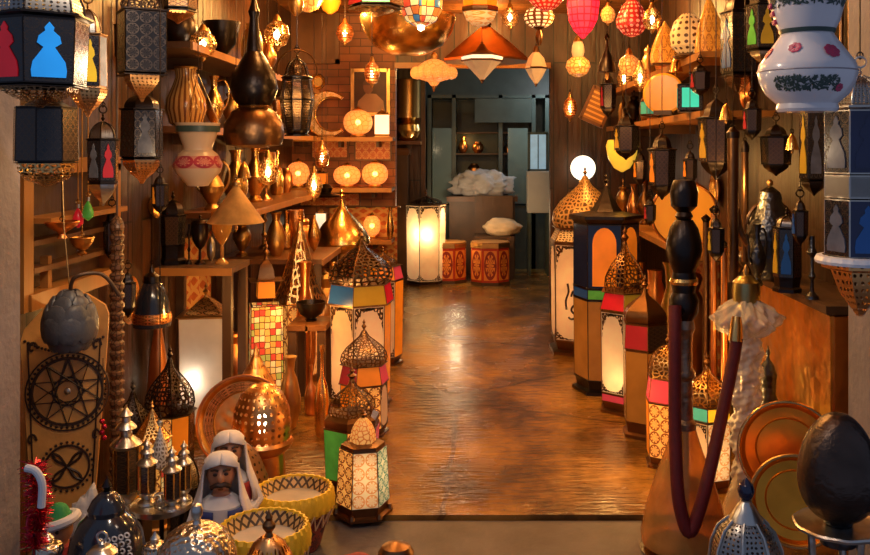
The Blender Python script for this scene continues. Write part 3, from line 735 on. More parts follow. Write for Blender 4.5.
# ================================================================ floor lanterns of the passage
# --- row that stands along the display table side
lan('floor_lantern', 'tall cream floor lantern with a black pierced dome, tallest beside the brass onion', 361, 5.35, (236, 250, 293, 404, 412), (62, 66, 66),
    [(292, 311, 60, 68, ['pane_dim_yellow', 'pane_red', 'pane_dim_blue', 'pane_dim_red', 'pane_dim_yellow', 'pane_dim_blue']),
     (312, 404, 62, 60, ['pane_white', 'pane_amber', 'pane_cream', 'pane_cream', 'pane_amber', 'pane_cream'])], metal='bronze', domemat='pierced_dark', floor=True, rz=.42, dome='onion', glow=2.2)
lan('floor_lantern', 'floor lantern with pink and amber panes half hidden behind the tallest black-domed lantern', 383, 6.35, (243, 250, 262, 352, 360), (26, 40, 40),
    [(263, 276, 34, 40, ['pane_amber', 'pane_pink', 'pane_amber', 'pane_amber', 'pane_pink', 'pane_amber']), (277, 352, 40, 38, ['pane_cream', 'pane_amber', 'pane_cream', 'pane_cream', 'pane_amber', 'pane_cream'])],
    metal='bronze', domemat='pierced_bronze', floor=True, rz=.2)
lan('floor_lantern', 'floor lantern with a round pierced dome and pink square panes between two taller neighbours', 364, 4.78, (328, 340, 372, 434, 442), (44, 50, 52),
    [(373, 391, 42, 50, ['pane_amber', 'pane_pink', 'pane_amber', 'pane_dim_red', 'pane_amber', 'pane_dim_red']), (392, 434, 46, 48, ['pane_amber_lace', 'pane_cream', 'pane_amber_lace', 'pane_amber', 'pane_cream', 'pane_amber'])],
    metal='bronze', domemat='pierced_bronze', floor=True, rz=.35, dome='onion')
lan('floor_lantern', 'floor lantern with one green and one pink pane behind the small bright lantern', 352, 4.05, (366, 380, 412, 474, 483), (46, 58, 60),
    [(424, 474, 58, 54, ['pane_amber_lace', 'pane_pink', 'pane_amber', 'pane_amber', 'pane_green', 'pane_green'])], metal='bronze', domemat='pierced_bronze', floor=True, rz=.5, dome='onion', finial=5)
lan('floor_lantern', 'small bright floor lantern with white lace glass and one teal pane', 363, 3.72, (420, 428, 452, 511, 524), (26, 44, 58),
    [(458, 511, 46, 52, ['pane_lace', 'pane_teal_lace', 'pane_amber_lace', 'pane_amber_lace', 'pane_amber_lace', 'pane_amber_lace'])], metal='bronze', domemat='globe_dim', floor=True, rz=.22, dome='dome', finial=4, feet=True, glow=.9, gpos=(0, 0, .6))
lan('floor_lantern', 'wide brass floor lantern with clear panes and a burning bulb under the display stand', 206, 4.78, (292, 306, 322, 428, 442), (52, 70, 66),
    [(324, 428, 62, 58, ['pane_frost'] * 4)], n=4, metal='old_brass', domemat='engraved_brass', floor=True, rz=.12, dome='tent', glow=2.2, gpos=(-.03, -.07, .42), gcol=(1, .8, .6))
lan('floor_lantern', 'square tower lantern with red and yellow mosaic glass and a small pagoda top', 266, 5.3, (244, 262, 282, 396, 408), (26, 46, 46),
    [(284, 300, 22, 24, ['pane_amber'] * 4), (308, 396, 42, 44, ['pane_mosaic'] * 4)], n=4, metal='bronze', domemat='bronze', floor=True, rz=.3, dome='bell')
lan('floor_lantern', 'dark floor lantern with a pierced onion dome standing before the clear-paned brass lantern', 170, 4.1, (328, 342, 392, 452, 462), (44, 52, 52),
    [(396, 452, 46, 44, ['pane_amber_lace', 'pane_amber', 'glass_smoke', 'pane_amber_lace', 'pane_amber', 'glass_smoke'])], n=8, metal='dark_metal', domemat='pierced_dark', floor=True, dome='onion')
lan('floor_lantern', 'dark floor lantern with a low pierced dome beside the carved staff', 133, 3.8, (362, 374, 420, 476, 488), (36, 44, 44),
    [(424, 476, 40, 38, ['pane_amber_lace', 'glass_smoke', 'pane_amber', 'glass_smoke', 'pane_amber', 'glass_smoke'])], metal='dark_metal', domemat='pierced_dark', floor=True, dome='onion', rz=.3)
# --- row on the copper counter side
lan('floor_lantern', 'tall ivory floor lantern with black script and a large pierced cream dome', 585, 6.75, (174, 184, 234, 344, 358), (62, 72, 78),
    [(236, 248, 60, 74, ['lace_white'] * 6), (250, 344, 74, 72, ['pane_cream', 'pane_amber', 'pane_cream', 'pane_cream', 'pane_cream', 'pane_cream'])], metal='bronze', domemat='dome_ivory', floor=True, rz=.55, dome='onion', dsegs=24, glow=4.5, gpos=(0, 0, .5))
lan('floor_lantern', 'tall amber floor lantern with a dark cone roof in front of the ivory lantern', 606, 5.65, (188, 200, 226, 390, 404), (32, 74, 68),
    [(238, 300, 64, 64, [('glass_navy', ('arch', 'pane_amber')), ('glass_navy', ('arch', 'pane_amber')), 'pane_brown', 'pane_brown', 'pane_brown', 'glass_navy']), (301, 311, 64, 64, ['pane_green', 'pane_dim_yellow', 'pane_green', 'pane_green', 'pane_green', 'pane_dim_blue']),
     (312, 390, 64, 62, ['pane_brown', 'pane_brown', 'pane_brown', 'pane_brown', 'pane_brown', 'pane_brown'])], metal='dark_metal', domemat='dark_metal', floor=True, rz=-.2, dome='cone')
lan('floor_lantern', 'slim white floor lantern with small red and yellow panes above, beside the amber lantern', 625, 5.2, (224, 242, 288, 396, 408), (42, 52, 54),
    [(290, 306, 44, 54, ['pane_dim_yellow', 'pane_red', 'pane_dim_yellow', 'pane_dim_yellow', 'pane_red', 'pane_red']), (308, 388, 52, 50, ['pane_cream', 'pane_white', 'pane_cream', 'pane_cream', 'pane_cream', 'pane_white']),
     (389, 397, 50, 50, ['pane_dim_yellow', 'pane_pink', 'pane_dim_yellow', 'pane_dim_yellow', 'pane_dim_yellow', 'pane_pink'])], metal='bronze', domemat='pierced_bronze', floor=True, rz=.32, dome='onion', glow=2.4, gpos=(.02, -.02, .18))
lan('floor_lantern', 'dark bronze floor lantern with a humped roof and one dim red pane', 645, 4.75, (276, 292, 322, 420, 436), (44, 48, 48),
    [(324, 348, 46, 48, ['glass_smoke', 'pane_dim_yellow', 'glass_smoke', 'glass_smoke', 'glass_smoke', 'pane_dim_red']), (350, 420, 46, 44, ['pane_brown', 'pane_dim_yellow', 'pane_brown', 'pane_brown', 'pane_brown', 'pane_brown'])],
    metal='bronze', domemat='bronze', floor=True, rz=.45, dome='onion')
lan('floor_lantern', 'small floor lantern with pink panes and a brass pierced dome just behind the water pipe', 668, 4.3, (322, 336, 366, 444, 455), (42, 44, 48),
    [(368, 390, 40, 46, ['pane_dim_yellow', 'pane_pink', 'pane_amber', 'pane_amber', 'pane_pink', 'pane_pink']), (392, 444, 46, 44, ['pane_mosaic', 'pane_amber_lace', 'pane_cream', 'pane_cream', 'pane_amber', 'pane_amber_lace'])],
    metal='bronze', domemat='pierced_brass', floor=True, rz=.45, dome='dome')
lan('floor_lantern', 'cream floor lantern with lace panes directly behind the glass base of the water pipe', 707, 4.02, (346, 362, 396, 468, 480), (46, 50, 54),
    [(398, 410, 46, 50, ['pane_yellow', 'pane_amber', 'pane_pink', 'pane_amber', 'pane_amber', 'pane_teal']), (412, 468, 50, 48, ['pane_lace', 'pane_cream', 'pane_teal_lace', 'pane_cream', 'pane_lace', 'pane_cream'])],
    metal='bronze', domemat='pierced_brass', floor=True, rz=.3, dome='onion', glow=1.2)

# script strokes on the ivory lantern (painted black curls, part of that lantern)
iv = [o for o in bpy.data.objects if o.get('label', '').startswith('tall ivory')][0]
pan = [c for c in iv.children if c.name.startswith('panel')]
def script_on(root, px, py, Y, k, mat='ink'):
    """the curling letters, laid on the panel that faces the passage"""
    s = s_of(6.5)
    a = -PI / 2 - PI / 3
    ap = 74 / 2 * s_of(6.75) * math.cos(PI / 6) + .005
    n = Vector((math.cos(a), math.sin(a), 0)); t = Vector((-n.y, n.x, 0))
    h = EYE - (py - VY) / FPX * 6.5
    st = [[(-.30, -.9), (-.05, -1.0), (.35, -.8), (.42, -.4), (.10, -.25), (-.08, -.5), (.15, -.7), (.5, -.75)], [(-.45, -.5), (-.5, .0), (-.3, .5), (-.38, .95)], [(-.1, .25), (.05, .55), (.22, .3), (.15, .85), (.25, 1.0)], [(.38, .1), (.5, .45), (.42, .8)]]
    m = MB()
    for q in st:
        m.tube([n * ap + t * (x * k) + Vector((0, 0, h + y * k * 1.25)) for x, y in [(v.x, v.y) for v in smooth([(x, y, 0) for x, y in q], 4)]], .008, 5)
    m.build('script', mat, root)
script_on(iv, 568, 302, 6.5, .105)

# ================================================================ back wall with lit globes
ZS1, ZS2, ZS3 = P(0, 137, 7.92).z, P(0, 188, 7.92).z, P(0, 240, 7.92).z
YB = 8.06
def crescent():
    s = s_of(YB); R = 23 * s
    r = thing('crescent_lamp', 'gold filigree crescent moon lamp standing on the top wall shelf', 'lamp', (P(328, 0, YB).x, YB, ZS1))
    out = [(R * math.cos(a), R * math.sin(a)) for a in [math.radians(48 + 264 * i / 28) for i in range(29)]]
    inn = [(R * .20 + R * .74 * math.cos(a), R * .74 * math.sin(a) + .0) for a in [math.radians(300 - 240 * i / 28) for i in range(29)]]
    Mx = Matrix.Translation(Vector((0, .03, R)))
    MB().prism(out + inn, .06, Mx).build('crescent', mk('crescent_gold', (.80, .40, .10), .35, 1, pat=('unrosette', 5, 5, .06), col2=(1, .55, .2), emit2=.25, emit=.02), r)
    MB().tube([(x, -.032, z + R) for x, z in out + inn], .007, 6, closed=True).build('rim', 'brass', r)
    MB().box((0, 0, .012), (.12, .08, .024)).build('base', 'brass', r)
crescent()
def portrait():
    s = s_of(8.2); w, h = 36 * s, 44 * s
    r = thing('portrait_frame', 'framed sepia portrait of a seated person in white hanging above the top wall shelf', 'picture', (P(370, 114, 8.2).x, 8.235, P(370, 114, 8.2).z))
    f = MB(); t = .03
    for c, q in (((-w / 2, 0, h / 2), (t, .03, h + t)), ((w / 2, 0, h / 2), (t, .03, h + t)), ((0, 0, 0), (w, .03, t)), ((0, 0, h), (w, .03, t))): f.box(c, q)
    f.build('frame', 'old_brass', r)
    p = MB().box((0, .004, h / 2), (w - t, .012, h - t)).build('print', mk('print_sepia', (.06, .024, .012), .5, 0, var=.6, vs=9), r)
    def ell(cx, cz, a, b): return [(cx + a * math.cos(2 * PI * i / 20), cz + b * math.sin(2 * PI * i / 20)) for i in range(20)]
    M0 = Matrix.Translation(Vector((0, -.002, 0)))
    MB().prism([(-w * .40, .02), (w * .40, .02), (w * .36, h * .30), (w * .16, h * .46), (-w * .12, h * .48), (-w * .34, h * .3)], .002, M0).build('robe_print', mk('print_robe', (.30, .17, .095), .5), p)
    MB().prism(ell(-.02, h * .62, w * .14, h * .16), .003, M0).build('face_print', mk('print_face', (.20, .08, .04), .5), p)
    MB().prism([(-.02 + w * .15 * math.cos(a), h * .66 + h * .14 * math.sin(a)) for a in [PI * i / 10 for i in range(11)]], .004, M0).build('cap_print', mk('print_cap', (.10, .045, .03), .5), p)
portrait()
def globe_lamp(name, label, px, y0, y1, w, Y, z, mat, hang=False):
    s = s_of(Y); R = w / 2 * s; H = (y1 - y0) * s
    loc = P(px, y1, Y); loc.z = z if z is not None else loc.z
    r = thing(name, label, 'lamp', loc)
    MB().lathe([(R * .5, 0), (R * .52, H * .06), (R * .3, H * .12)], 16).build('base', 'old_brass', r)
    b = H * .10; t = H * .86
    MB().lathe([(R * math.sin(PI * (.1 + .8 * i / 12)), b + (t - b) * (.5 - .5 * math.cos(PI * (.02 + .96 * i / 12)))) for i in range(13)], 24).build('globe', mat, r)
    MB().ball((0, 0, (b + t) / 2), min(.024, R * .3), 10).build('bulb', 'bulb', r)
    MB().lathe([(R * .32, t), (R * .36, t + H * .04), (R * .14, t + H * .08), (0, H)], 12).build('cap', 'old_brass', r)
    if hang: add_chain(r, 0, 0, H, CEIL)
    return r
globe_lamp('table_lamp', 'round glowing glass lamp beside the square white lantern on the top wall shelf', 358, 106, 137, 29, 8.02, ZS1, 'globe_lit')
lan('lantern', 'small square white lit lantern on the top wall shelf below the portrait corner', 382, 8.04, (106, 110, 114, 134, 137), (16, 22, 22), [(115, 134, 20, 20, ['pane_bright'] * 4)], n=4, metal='old_brass', domemat='old_brass', z=ZS1, dome='tent', rz=.08)
# second shelf
for i, (px, y0, w, m, lb) in enumerate(((298, 159, 23, 'globe_lit', 'glowing oval glass lamp at the wall end of the globe shelf'), (347, 163, 27, 'globe_lit', 'wide glowing glass lamp in the middle of the globe shelf'),
        (375, 160, 26, 'globe_lit', 'glowing glass lamp at the passage end of the globe shelf'))):
    globe_lamp('table_lamp', lb, px, y0, 188, w, 8.06, ZS2, m)
lan('lantern', 'square amber lantern between two glowing glass lamps on the globe shelf', 321, 8.06, (166, 170, 173, 185, 188), (12, 20, 20), [(174, 185, 17, 17, ['pane_amber'] * 4)], n=4, metal='bronze', domemat='bronze', z=ZS2, dome='tent', rz=.1)
globe_lamp('table_lamp', 'small dim globe lamp on the globe shelf corner near the dark pierced urn', 274, 170, 188, 15, 8.06, ZS2, 'globe_dim')
# dark disc lamp hanging in front of the globe shelf
turned('hanging_lamp', 'small dark dish shaped hanging lamp with a bright bulb in front of the globe shelf', 'lamp', 326, 7.55,
       [('shade', [(3, 184), (7, 188), (15, 195), (14, 197), (5, 192)], 'dark_metal'), ('bulb', [(.1, 187), (3.2, 191), (3.2, 194), (.1, 197)], 'bulb', 12)], chain=True)
# third shelf
for px, y0, y1, w, lb in ((298, 212, 240, 15, 'white lit glass lantern toward the side wall on the low wall shelf'), (321, 208, 240, 16, 'white lit glass lantern half behind the brass onion on the low wall shelf')):
    lan('lantern', lb, px, 8.08, (y0 - 2, y0 + 2, y0 + 6, y1 - 4, y1), (9, 15, 14), [(y0 + 7, y1 - 4, 14, 13, ['pane_bright', 'pane_white', 'pane_white', 'pane_white'])], n=4, metal='bronze', domemat='bronze', z=ZS3, dome='tent', rz=.12)
globe_lamp('table_lamp', 'small round glowing lamp on the low wall shelf behind the brass vase', 372, 214, 240, 17, 8.08, ZS3, 'globe_lit')
vessel('vase', 'vase', 'tall brass vase at the passage end of the low wall shelf', 'vase', 390, 208, 240, 8, 8.0, 'brass', z=ZS3)
vessel('ewer', 'ewer', 'small brass ewer at the wall end of the low wall shelf', 'ewer', 281, 212, 240, 13, 8.06, 'old_brass', z=ZS3, handle=True, spout=True)
# carved wooden panels between the shelves
for i, (px, y0, y1, w, lb) in enumerate(((330, 141, 158, 36, 'red carved wooden panel behind the middle globes'), (373, 141, 160, 36, 'red carved wooden panel behind the passage-end globe'), (330, 193, 206, 60, 'red carved wooden panel above the white lanterns'))):
    s = s_of(8.24); r = thing('carved_plaque', lb, 'panel', P(px, y1, 8.244))
    MB().box((0, -.006, (y1 - y0) * s / 2), (w * s, .012, (y1 - y0) * s)).build('board', mk('carved_red', (.50, .10, .03), .45, 0, pat=('unrosette', 5, 2, .08), col2=(.65, .30, .10), bump='pat', bst=.3), r)
    f = MB()
    for zz in (0, (y1 - y0) * s): f.box((0, -.012, zz), (w * s, .024, .014))
    for xx in (-w / 2 * s, w / 2 * s): f.box((xx, -.012, (y1 - y0) * s / 2), (.014, .024, (y1 - y0) * s))
    f.build('frame', 'wood_warm', r)
# brass cylinder on a globe foot, on its bracket by the back-room corner
br = thing('bracket_shelf', 'small wooden bracket shelf carrying the tall brass cylinder by the back room', 'shelf', (P(408, 141, 10.2).x, 10.2, P(408, 141, 10.2).z))
MB().box((0, .03, -.02), (.30, .28, .04)).build('board', 'wood_warm', br); MB().box((0, .1, -.10), (.05, .12, .12)).build('bracket', 'wood_dark', br)
turned('brass_vase', 'tall polished brass cylinder on a ball foot at the corner of the back room', 'vase', 408, 10.2,
       [('ball_foot', [(6, 141), (10, 138), (13, 131), (12, 125), (7, 121)], 'brass'), ('cylinder', [(7, 121), (12.5, 118), (12.5, 82), (13.5, 80), (13, 79.5)], 'brass')], z=br.location.z + .001)
# wooden chest / pillar texture under the bracket
pl = thing('wooden_post', 'dark carved wooden post below the brass cylinder beside the back room', 'post', (P(403, 0, 10.2).x, 10.15, 0))
MB().box((0, 0, .72), (.12, .12, 1.44)).build('shaft', 'wood_dark', pl); MB().lathe([(.09, 1.44), (.11, 1.47), (.11, 1.50), (.08, 1.52)], 4).build('capital', 'wood_warm', pl)

# ================================================================ brass onion on its stand and the crowd round it
turned('brass_onion', 'large polished brass onion dome on a slim foot behind the tallest black-domed lantern', 'ornament', 342, 6.9,
       [('dome', [(2, 200), (3, 206), (8, 213), (19, 224), (27, 236), (28, 243), (24, 248), (10, 249)], 'brass', 32), ('neck', [(1, 198), (3, 196), (1.2, 194), (2.4, 192), (.2, 189), (1.5, 201)], 'brass', 12),
        ('foot', [(9, 249), (5, 254), (4, 300), (6, 330), (13, 342)], 'old_brass')], floor=True, base=346)
TZ = .80
tw = [  # things on the long display table: kind, px, y0, w, Y, mat, label, opts
  ('urn', 242, 212, 18, 5.95, 'old_brass', 'round brass urn with a lid at the near corner of the long table', dict(lid='old_brass')),
 ('vase', 276, 212, 20, 5.95, 'old_brass', 'brass vase with a flared neck on the long table beside the tall ewer', {}),
 ('goblet', 296, 210, 16, 6.0, 'copper', 'copper goblet on the long table in front of the white lanterns', {}),
 ('drop', 314, 215, 13, 6.2, 'brass', 'pointed brass drop ornament on the long table edge', {}),
 ('bottle', 286, 210, 13, 6.35, 'brass', 'slim brass bottle at the far end of the long table', {}),
 ('jar', 303, 215, 20, 6.38, 'copper', 'round copper jar at the far end of the long table', dict(lid='copper')),
 ('candle', 264, 210, 13, 6.38, 'old_brass', 'brass candlestick between the vases on the long table', {}),
]
for k, px, y0, w, Y, m, lb, kw in tw:
    vessel(k, {'candle': 'candlestick', 'drop': 'ornament'}.get(k, k), lb, {'candle': 'candlestick', 'drop': 'ornament'}.get(k, k), px, y0, VY + (EYE - TZ) * FPX / Y, w, Y, m, z=TZ, **kw)
# hanging filigree cone behind the tower lantern
lan('floor_lantern', 'tall lacy brass cone lantern leaning light behind the tower lantern', 300, 5.75, (214, 222, 300, 372, 385), (52, 54, 50), [(302, 372, 48, 44, ['pane_amber_lace', 'globe_dim', 'pane_amber_lace', 'pane_amber', 'pane_amber', 'pane_amber_lace'])], n=6, metal='old_brass', domemat='pierced_brass', floor=True, dome='cone', rz=.2)
vessel('bowl', 'bowl', 'dark footed bowl on the small low table', 'bowl', 311, 303, 322, 30, 5.36, 'dark_metal', z=P(0, 326, 5.2).z)
vessel('bottle', 'bottle', 'slim copper bottle standing on the floor at the foot of the small low table', 'bottle', 311, 352, 402, 13, 5.1, 'copper', floor=True)
vessel('vase', 'vase', 'brown glazed vase on the floor between tower lantern and low table', 'vase', 290, 330, 402, 22, 4.85, 'old_brass', floor=True)
# things on floor deeper along the table
for k, px, y0, Y, w, m, lb in (('candle', 392, 255, 7.6, 14, 'old_brass', 'brass candlestick on the floor near the back wall beside the pink-paned lantern'), ('urn', 325, 270, 5.9, 30, 'old_brass', 'lidded brass urn on the floor under the brass onion'),
        ('bottle', 398, 268, 7.9, 12, 'copper', 'copper bottle on the floor at the end of the back wall'), ('vase', 384, 250, 7.9, 14, 'brass', 'shiny brass vase on the floor against the back wall')):
    vessel(k, {'candle': 'candlestick'}.get(k, k), lb, {'candle': 'candlestick'}.get(k, k), px, y0, VY + EYE * FPX / Y, w, Y, m, floor=True)

# ================================================================ display stand (board at y = 268) and wall shelves of the same side
DZ = P(0, 268, 4.6).z; DY = 4.76
by = VY + (EYE - DZ) * FPX / DY
lan('lantern', 'small dark lantern with smoky panes on the display stand, flanked by goblets', 173, DY, (190, 200, 214, 245, by), (22, 28, 26), [(216, 244, 24, 22, ['glass_smoke', 'glass_black'] * 3)], metal='dark_metal', domemat='dark_metal', z=DZ, dome='dome', rz=.2)
vessel('goblet', 'goblet', 'dark lidded goblet in the middle of the display stand', 'goblet', 200, 214, by, 18, DY, 'dark_metal', z=DZ, lid='dark_metal')
vessel('goblet', 'goblet', 'pale amber glass goblet at the end of the display stand', 'goblet', 222, 210, by, 22, DY, 'amber_glass', z=DZ)
vessel('candle', 'candlestick', 'dark candlestick beside the small dark lantern on the display stand', 'candlestick', 189, 224, by, 8, DY, 'dark_metal', z=DZ)
vessel('globe', 'jar', 'round silver jar between the goblets on the display stand', 'jar', 211, 240, by, 9, 4.90, 'silver', z=DZ)
def basket(name, label, px, y0, w, Y, z, mat):
    s = s_of(Y); r = thing(name, label, 'basket', (P(px, 0, Y).x, Y, z)); R = w / 2 * s; H = (by - y0) * s
    MB().lathe([(R * .7, 0), (R * .95, H * .2), (R, H * .36), (R * .94, H * .36), (R * .6, .01)], 16, caps=False).build('bowl', mat, r)
    MB().lathe([(0, .004), (R * .7, .004)], 16).build('bottom', mat, r)
    MB().ring((0, 0, H * .34), R * .96, .006, axis='Y', segs=20, a0=0, a1=PI).build('handle', mat, r)
basket('basket', 'dark metal basket with an arched handle at the wall end of the display stand', 140, 226, 28, DY, DZ, 'dark_metal')
# gauze cone
turned('hanging_lampshade', 'pale gold gauze cone lampshade above the glass goblet', 'lampshade', 236, 4.5,
       [('shade', [(3, 184), (28, 222), (27, 223), (2.4, 186)], mk('gauze', (.55, .31, .09), .5, 0, var=.7, vs=14, transl=.3, emit=.03), 32), ('cap', [(1, 180), (4, 182), (4, 185)], 'old_brass', 12), ('finial_drop', [(.2, 232), (2, 228), (1.4, 224), (1, 186)], 'old_brass', 12)], chain=True)
# wall shelves: striped vase etc. (board tops 1.62 and 1.15)
def on_wall(kind, px, y0, w, Y, zsh, mat, label, name=None, **kw):
    vessel(kind, name or {'candle': 'candlestick'}.get(kind, kind), label, name or {'candle': 'candlestick'}.get(kind, kind), px, y0, VY + (EYE - zsh) * FPX / Y, w, Y, mat, z=zsh, **kw)
mk('striped_glass', (.50, .27, .09), .2, 0, pat=('stripes', 22, 1, .22), col2=(.16, .06, .02), var=.3)
turned('striped_vase', 'amber ribbed vase with vertical stripes on the wall shelf', 'vase', 186, 4.75, [('body', [(10, 126), (16, 122), (20, 108), (19, 98), (13, 84), (10, 76), (11, 68), (10, 66)], 'striped_glass', 28), ('rim', [(10.5, 69), (12, 66), (10.5, 65)], 'old_brass', 28)], z=1.62)
on_wall('ewer', 214, 76, 20, 5.15, 1.62, 'brass', 'small brass ewer on the wall shelf beside the striped vase', handle=True, spout=True)
on_wall('urn', 232, 82, 20, 5.5, 1.62, 'old_brass', 'lidded brass urn second from the striped vase on the wall shelf', lid='old_brass')
on_wall('vase', 246, 84, 17, 5.9, 1.62, 'copper', 'copper vase on the wall shelf behind the gourd shaped lantern')
on_wall('bottle', 258, 84, 13, 6.3, 1.62, 'brass', 'brass bottle on the wall shelf behind the gourd shaped lantern')
on_wall('jar', 268, 100, 16, 6.7, 1.62, 'old_brass', 'squat brass jar far along the wall shelf', lid='old_brass')
on_wall('goblet', 277, 100, 13, 7.1, 1.62, 'copper', 'copper goblet at the far end of the wall shelf')
for k, px, y0, w, Y, m, lb in (('ewer', 212, 158, 24, 5.25, 'old_brass', 'brass ewer on the lower wall shelf behind the ceramic lamp'), ('vase', 236, 150, 24, 5.6, 'brass', 'brass vase below the gourd shaped lantern'),
    ('ewer', 255, 146, 24, 6.05, 'brass', 'tall brass ewer with a flared mouth rising behind the gauze cone'), ('goblet', 266, 152, 20, 6.3, 'copper', 'copper goblet on the lower wall shelf behind the dark pierced urn'),
    ('bottle', 277, 150, 14, 7.0, 'brass', 'brass bottle on the lower wall shelf near the globe shelf'), ('jar', 286, 168, 14, 7.4, 'copper', 'copper jar at the far end of the lower wall shelf')):
    on_wall(k, px, y0, w, Y, 1.15, m, lb, **(dict(handle=True, spout=True) if k == 'ewer' else {}))
# on the top dark shelf
for k, px, y0, w, Y, m, lb in (('jar', 180, 8, 34, 4.7, 'dark_metal', 'dark round jar on the high dark shelf'), ('bowl', 222, 22, 36, 5.2, 'dark_metal', 'dark bowl on the high dark shelf'), ('globe', 207, 28, 10, 4.75, 'silver', 'small silver ball on the high dark shelf'),
    ('jar', 252, 24, 22, 5.8, 'old_brass', 'brass jar on the high dark shelf behind the gourd lantern'), ('ewer', 268, 30, 18, 6.4, 'copper', 'copper ewer far along the high dark shelf')):
    on_wall(k, px, y0, w, Y, 2.02, m, lb)
# under the display stand
turned('hanging_jug', 'dark domed jug with silver relief below the display stand', 'jug', 152, 4.25, [('body', [(18, 326), (19, 318), (16, 300), (12, 288), (8, 282)], 'black_glaze'), ('lid', [(9, 282), (8, 276), (3, 272), (2, 268), (0.1, 264)], 'dark_metal'), ('band', [(18.6, 322), (19.4, 318), (18.4, 312)], 'engraved_copper', 24, 0, True)], base=326, chain=True)
# ================================================================ hanging lanterns and wall pieces near the stone jamb
PIN = lambda m, bg='glass_black': (bg, ('pin', m))
def bowlpts(w, y, h): return [(w * .46, y), (w * .44, y + h * .2), (w * .28, y + h * .55), (w * .10, y + h * .8), (w * .03, y + h)]
lan('hanging_lantern', 'big dark hexagonal hanging lantern with red and blue glass figures next to the stone jamb', 40, 2.3, (-40, -28, 14, 84, 88), (84, 104, 92),
    [(22, 84, 92, 86, [PIN('pane_blue'), 'glass_smoke', 'glass_black', 'glass_black', 'glass_black', PIN('pane_red')])], metal='dark_metal', domemat='pierced_dots', hang=True, rz=.20, dome='dome', skirt=(bowlpts(80, 88, 20), 'pierced_bronze'))
lan('hanging_lantern', 'small dark hanging lantern with one yellow glass figure beside the big red and blue one', 88, 2.75, (2, 10, 33, 86, 89), (24, 38, 40),
    [(37, 86, 33, 34, [PIN('pane_yellow'), 'glass_pale', 'glass_black', 'glass_black', 'glass_black', 'glass_smoke'])], metal='bronze', domemat='pierced_dots', hang=True, rz=.12, dome='dome', skirt=(bowlpts(40, 89, 28), 'pierced_copper'))
lan('hanging_lantern', 'dark hanging lantern of black faceted glass with a pierced brass band underneath', 46, 2.5, (88, 96, 106, 160, 163), (44, 60, 62),
    [(110, 160, 58, 60, ['glass_black', 'glass_smoke', 'glass_black', 'glass_black', 'glass_black', 'glass_black'])], n=8, metal='dark_metal', domemat='dark_metal', hang=True, rz=.1, dome='tent', skirt=([(28, 163), (27, 172), (20, 180), (8, 184), (2, 187)], 'pierced_brass'))
lan('hanging_lantern', 'small dark hanging lantern with a dim red figure, below the yellow one', 103, 3.35, (112, 122, 138, 180, 184), (26, 34, 32),
    [(141, 180, 29, 28, [PIN('pane_dim_red'), 'glass_smoke', 'glass_black', 'glass_black', 'glass_black', PIN('glass_pale')])], metal='dark_metal', domemat='pierced_dots', hang=True, rz=.35, dome='dome', skirt=(bowlpts(30, 184, 22), 'silver'))
lan('hanging_lantern', 'black boxy hanging lantern high beside the dark shelf', 142, 3.55, (-30, -18, 10, 72, 76), (46, 60, 58),
    [(14, 72, 54, 54, ['glass_black', 'glass_black', 'glass_smoke', 'glass_black'])], n=4, metal='dark_metal', domemat='pierced_dark', hang=True, rz=.2, dome='dome', skirt=(bowlpts(44, 76, 26), 'pierced_copper'))
lan('hanging_lantern', 'dark hanging lantern with a pale glass figure below the black boxy one', 142, 3.95, (86, 94, 108, 156, 160), (34, 44, 42),
    [(111, 156, 38, 40, [PIN('glass_pale'), 'glass_smoke', 'glass_black', 'glass_black', 'glass_black', 'glass_smoke'])], metal='dark_metal', domemat='dark_metal', hang=True, rz=.15, dome='dome', skirt=(bowlpts(40, 160, 24), 'pierced_copper'))
turned('gourd_lantern', 'dark brass hanging lantern shaped like a double gourd with a long neck', 'lantern', 254, 4.2,
       [('lower_bulb', [(8, 148), (27, 145), (30, 136), (29, 124), (22, 112), (14, 107)], 'bronze', 28), ('upper_bulb', [(14, 107), (20, 100), (24, 88), (21, 74), (14, 62), (8, 52)], 'dark_metal', 28),
        ('neck', [(8, 52), (6, 36), (4, 18), (6, 12), (3, 4), (1.5, -4)], 'dark_metal', 20), ('collar', [(14.6, 108), (16, 106.5), (14.6, 105)], 'old_brass', 28, 0, True)], chain=True)
lan('hanging_lantern', 'dark pierced hanging urn with a hoop handle beside the gourd lantern', 297, 4.6, (52, 58, 76, 130, 136), (26, 32, 24),
    [(80, 100, 28, 33, ['pierced_dark'] * 10), (100, 130, 33, 24, ['pierced_dark'] * 10)], n=10, metal='dark_metal', domemat='pierced_dark', hang=True, dome='bell')
hp = [o for o in bpy.data.objects if o.get('label', '').startswith('dark pierced hanging urn')][0]
MB().ring((0, 0, .34), .10, .004, axis='Y', segs=22, a0=-.3, a1=PI + .3).build('hoop_handle', 'bronze', hp)
turned('ceramic_lamp', 'cream ceramic hanging lamp with dusty rose flowers beneath the striped vase', 'lamp', 198, 4.0,
       [('lower_bowl', [(10, 186), (13, 182), (22, 172), (24, 164), (19, 154), (14, 150)], 'ceramic_warm', 28), ('upper_cone', [(14, 150), (14, 147), (18, 136), (22, 123), (20, 123), (13, 146)], 'ceramic_warm', 28, 0, True),
        ('rose_band', [(23.2, 168), (24.3, 164), (20.2, 156), (19.5, 155.6)], mk('rose_glaze', (.55, .22, .15), .3, 0, pat=('unrosette', 7, 1, .09), col2=(.35, .03, .05)), 28), ('green_band', [(21.2, 132), (21.9, 126), (21.2, 127)], 'paint_green', 28, 0, True)])
cl = [o for o in bpy.data.objects if o.get('label', '').startswith('cream ceramic hanging lamp')][0]
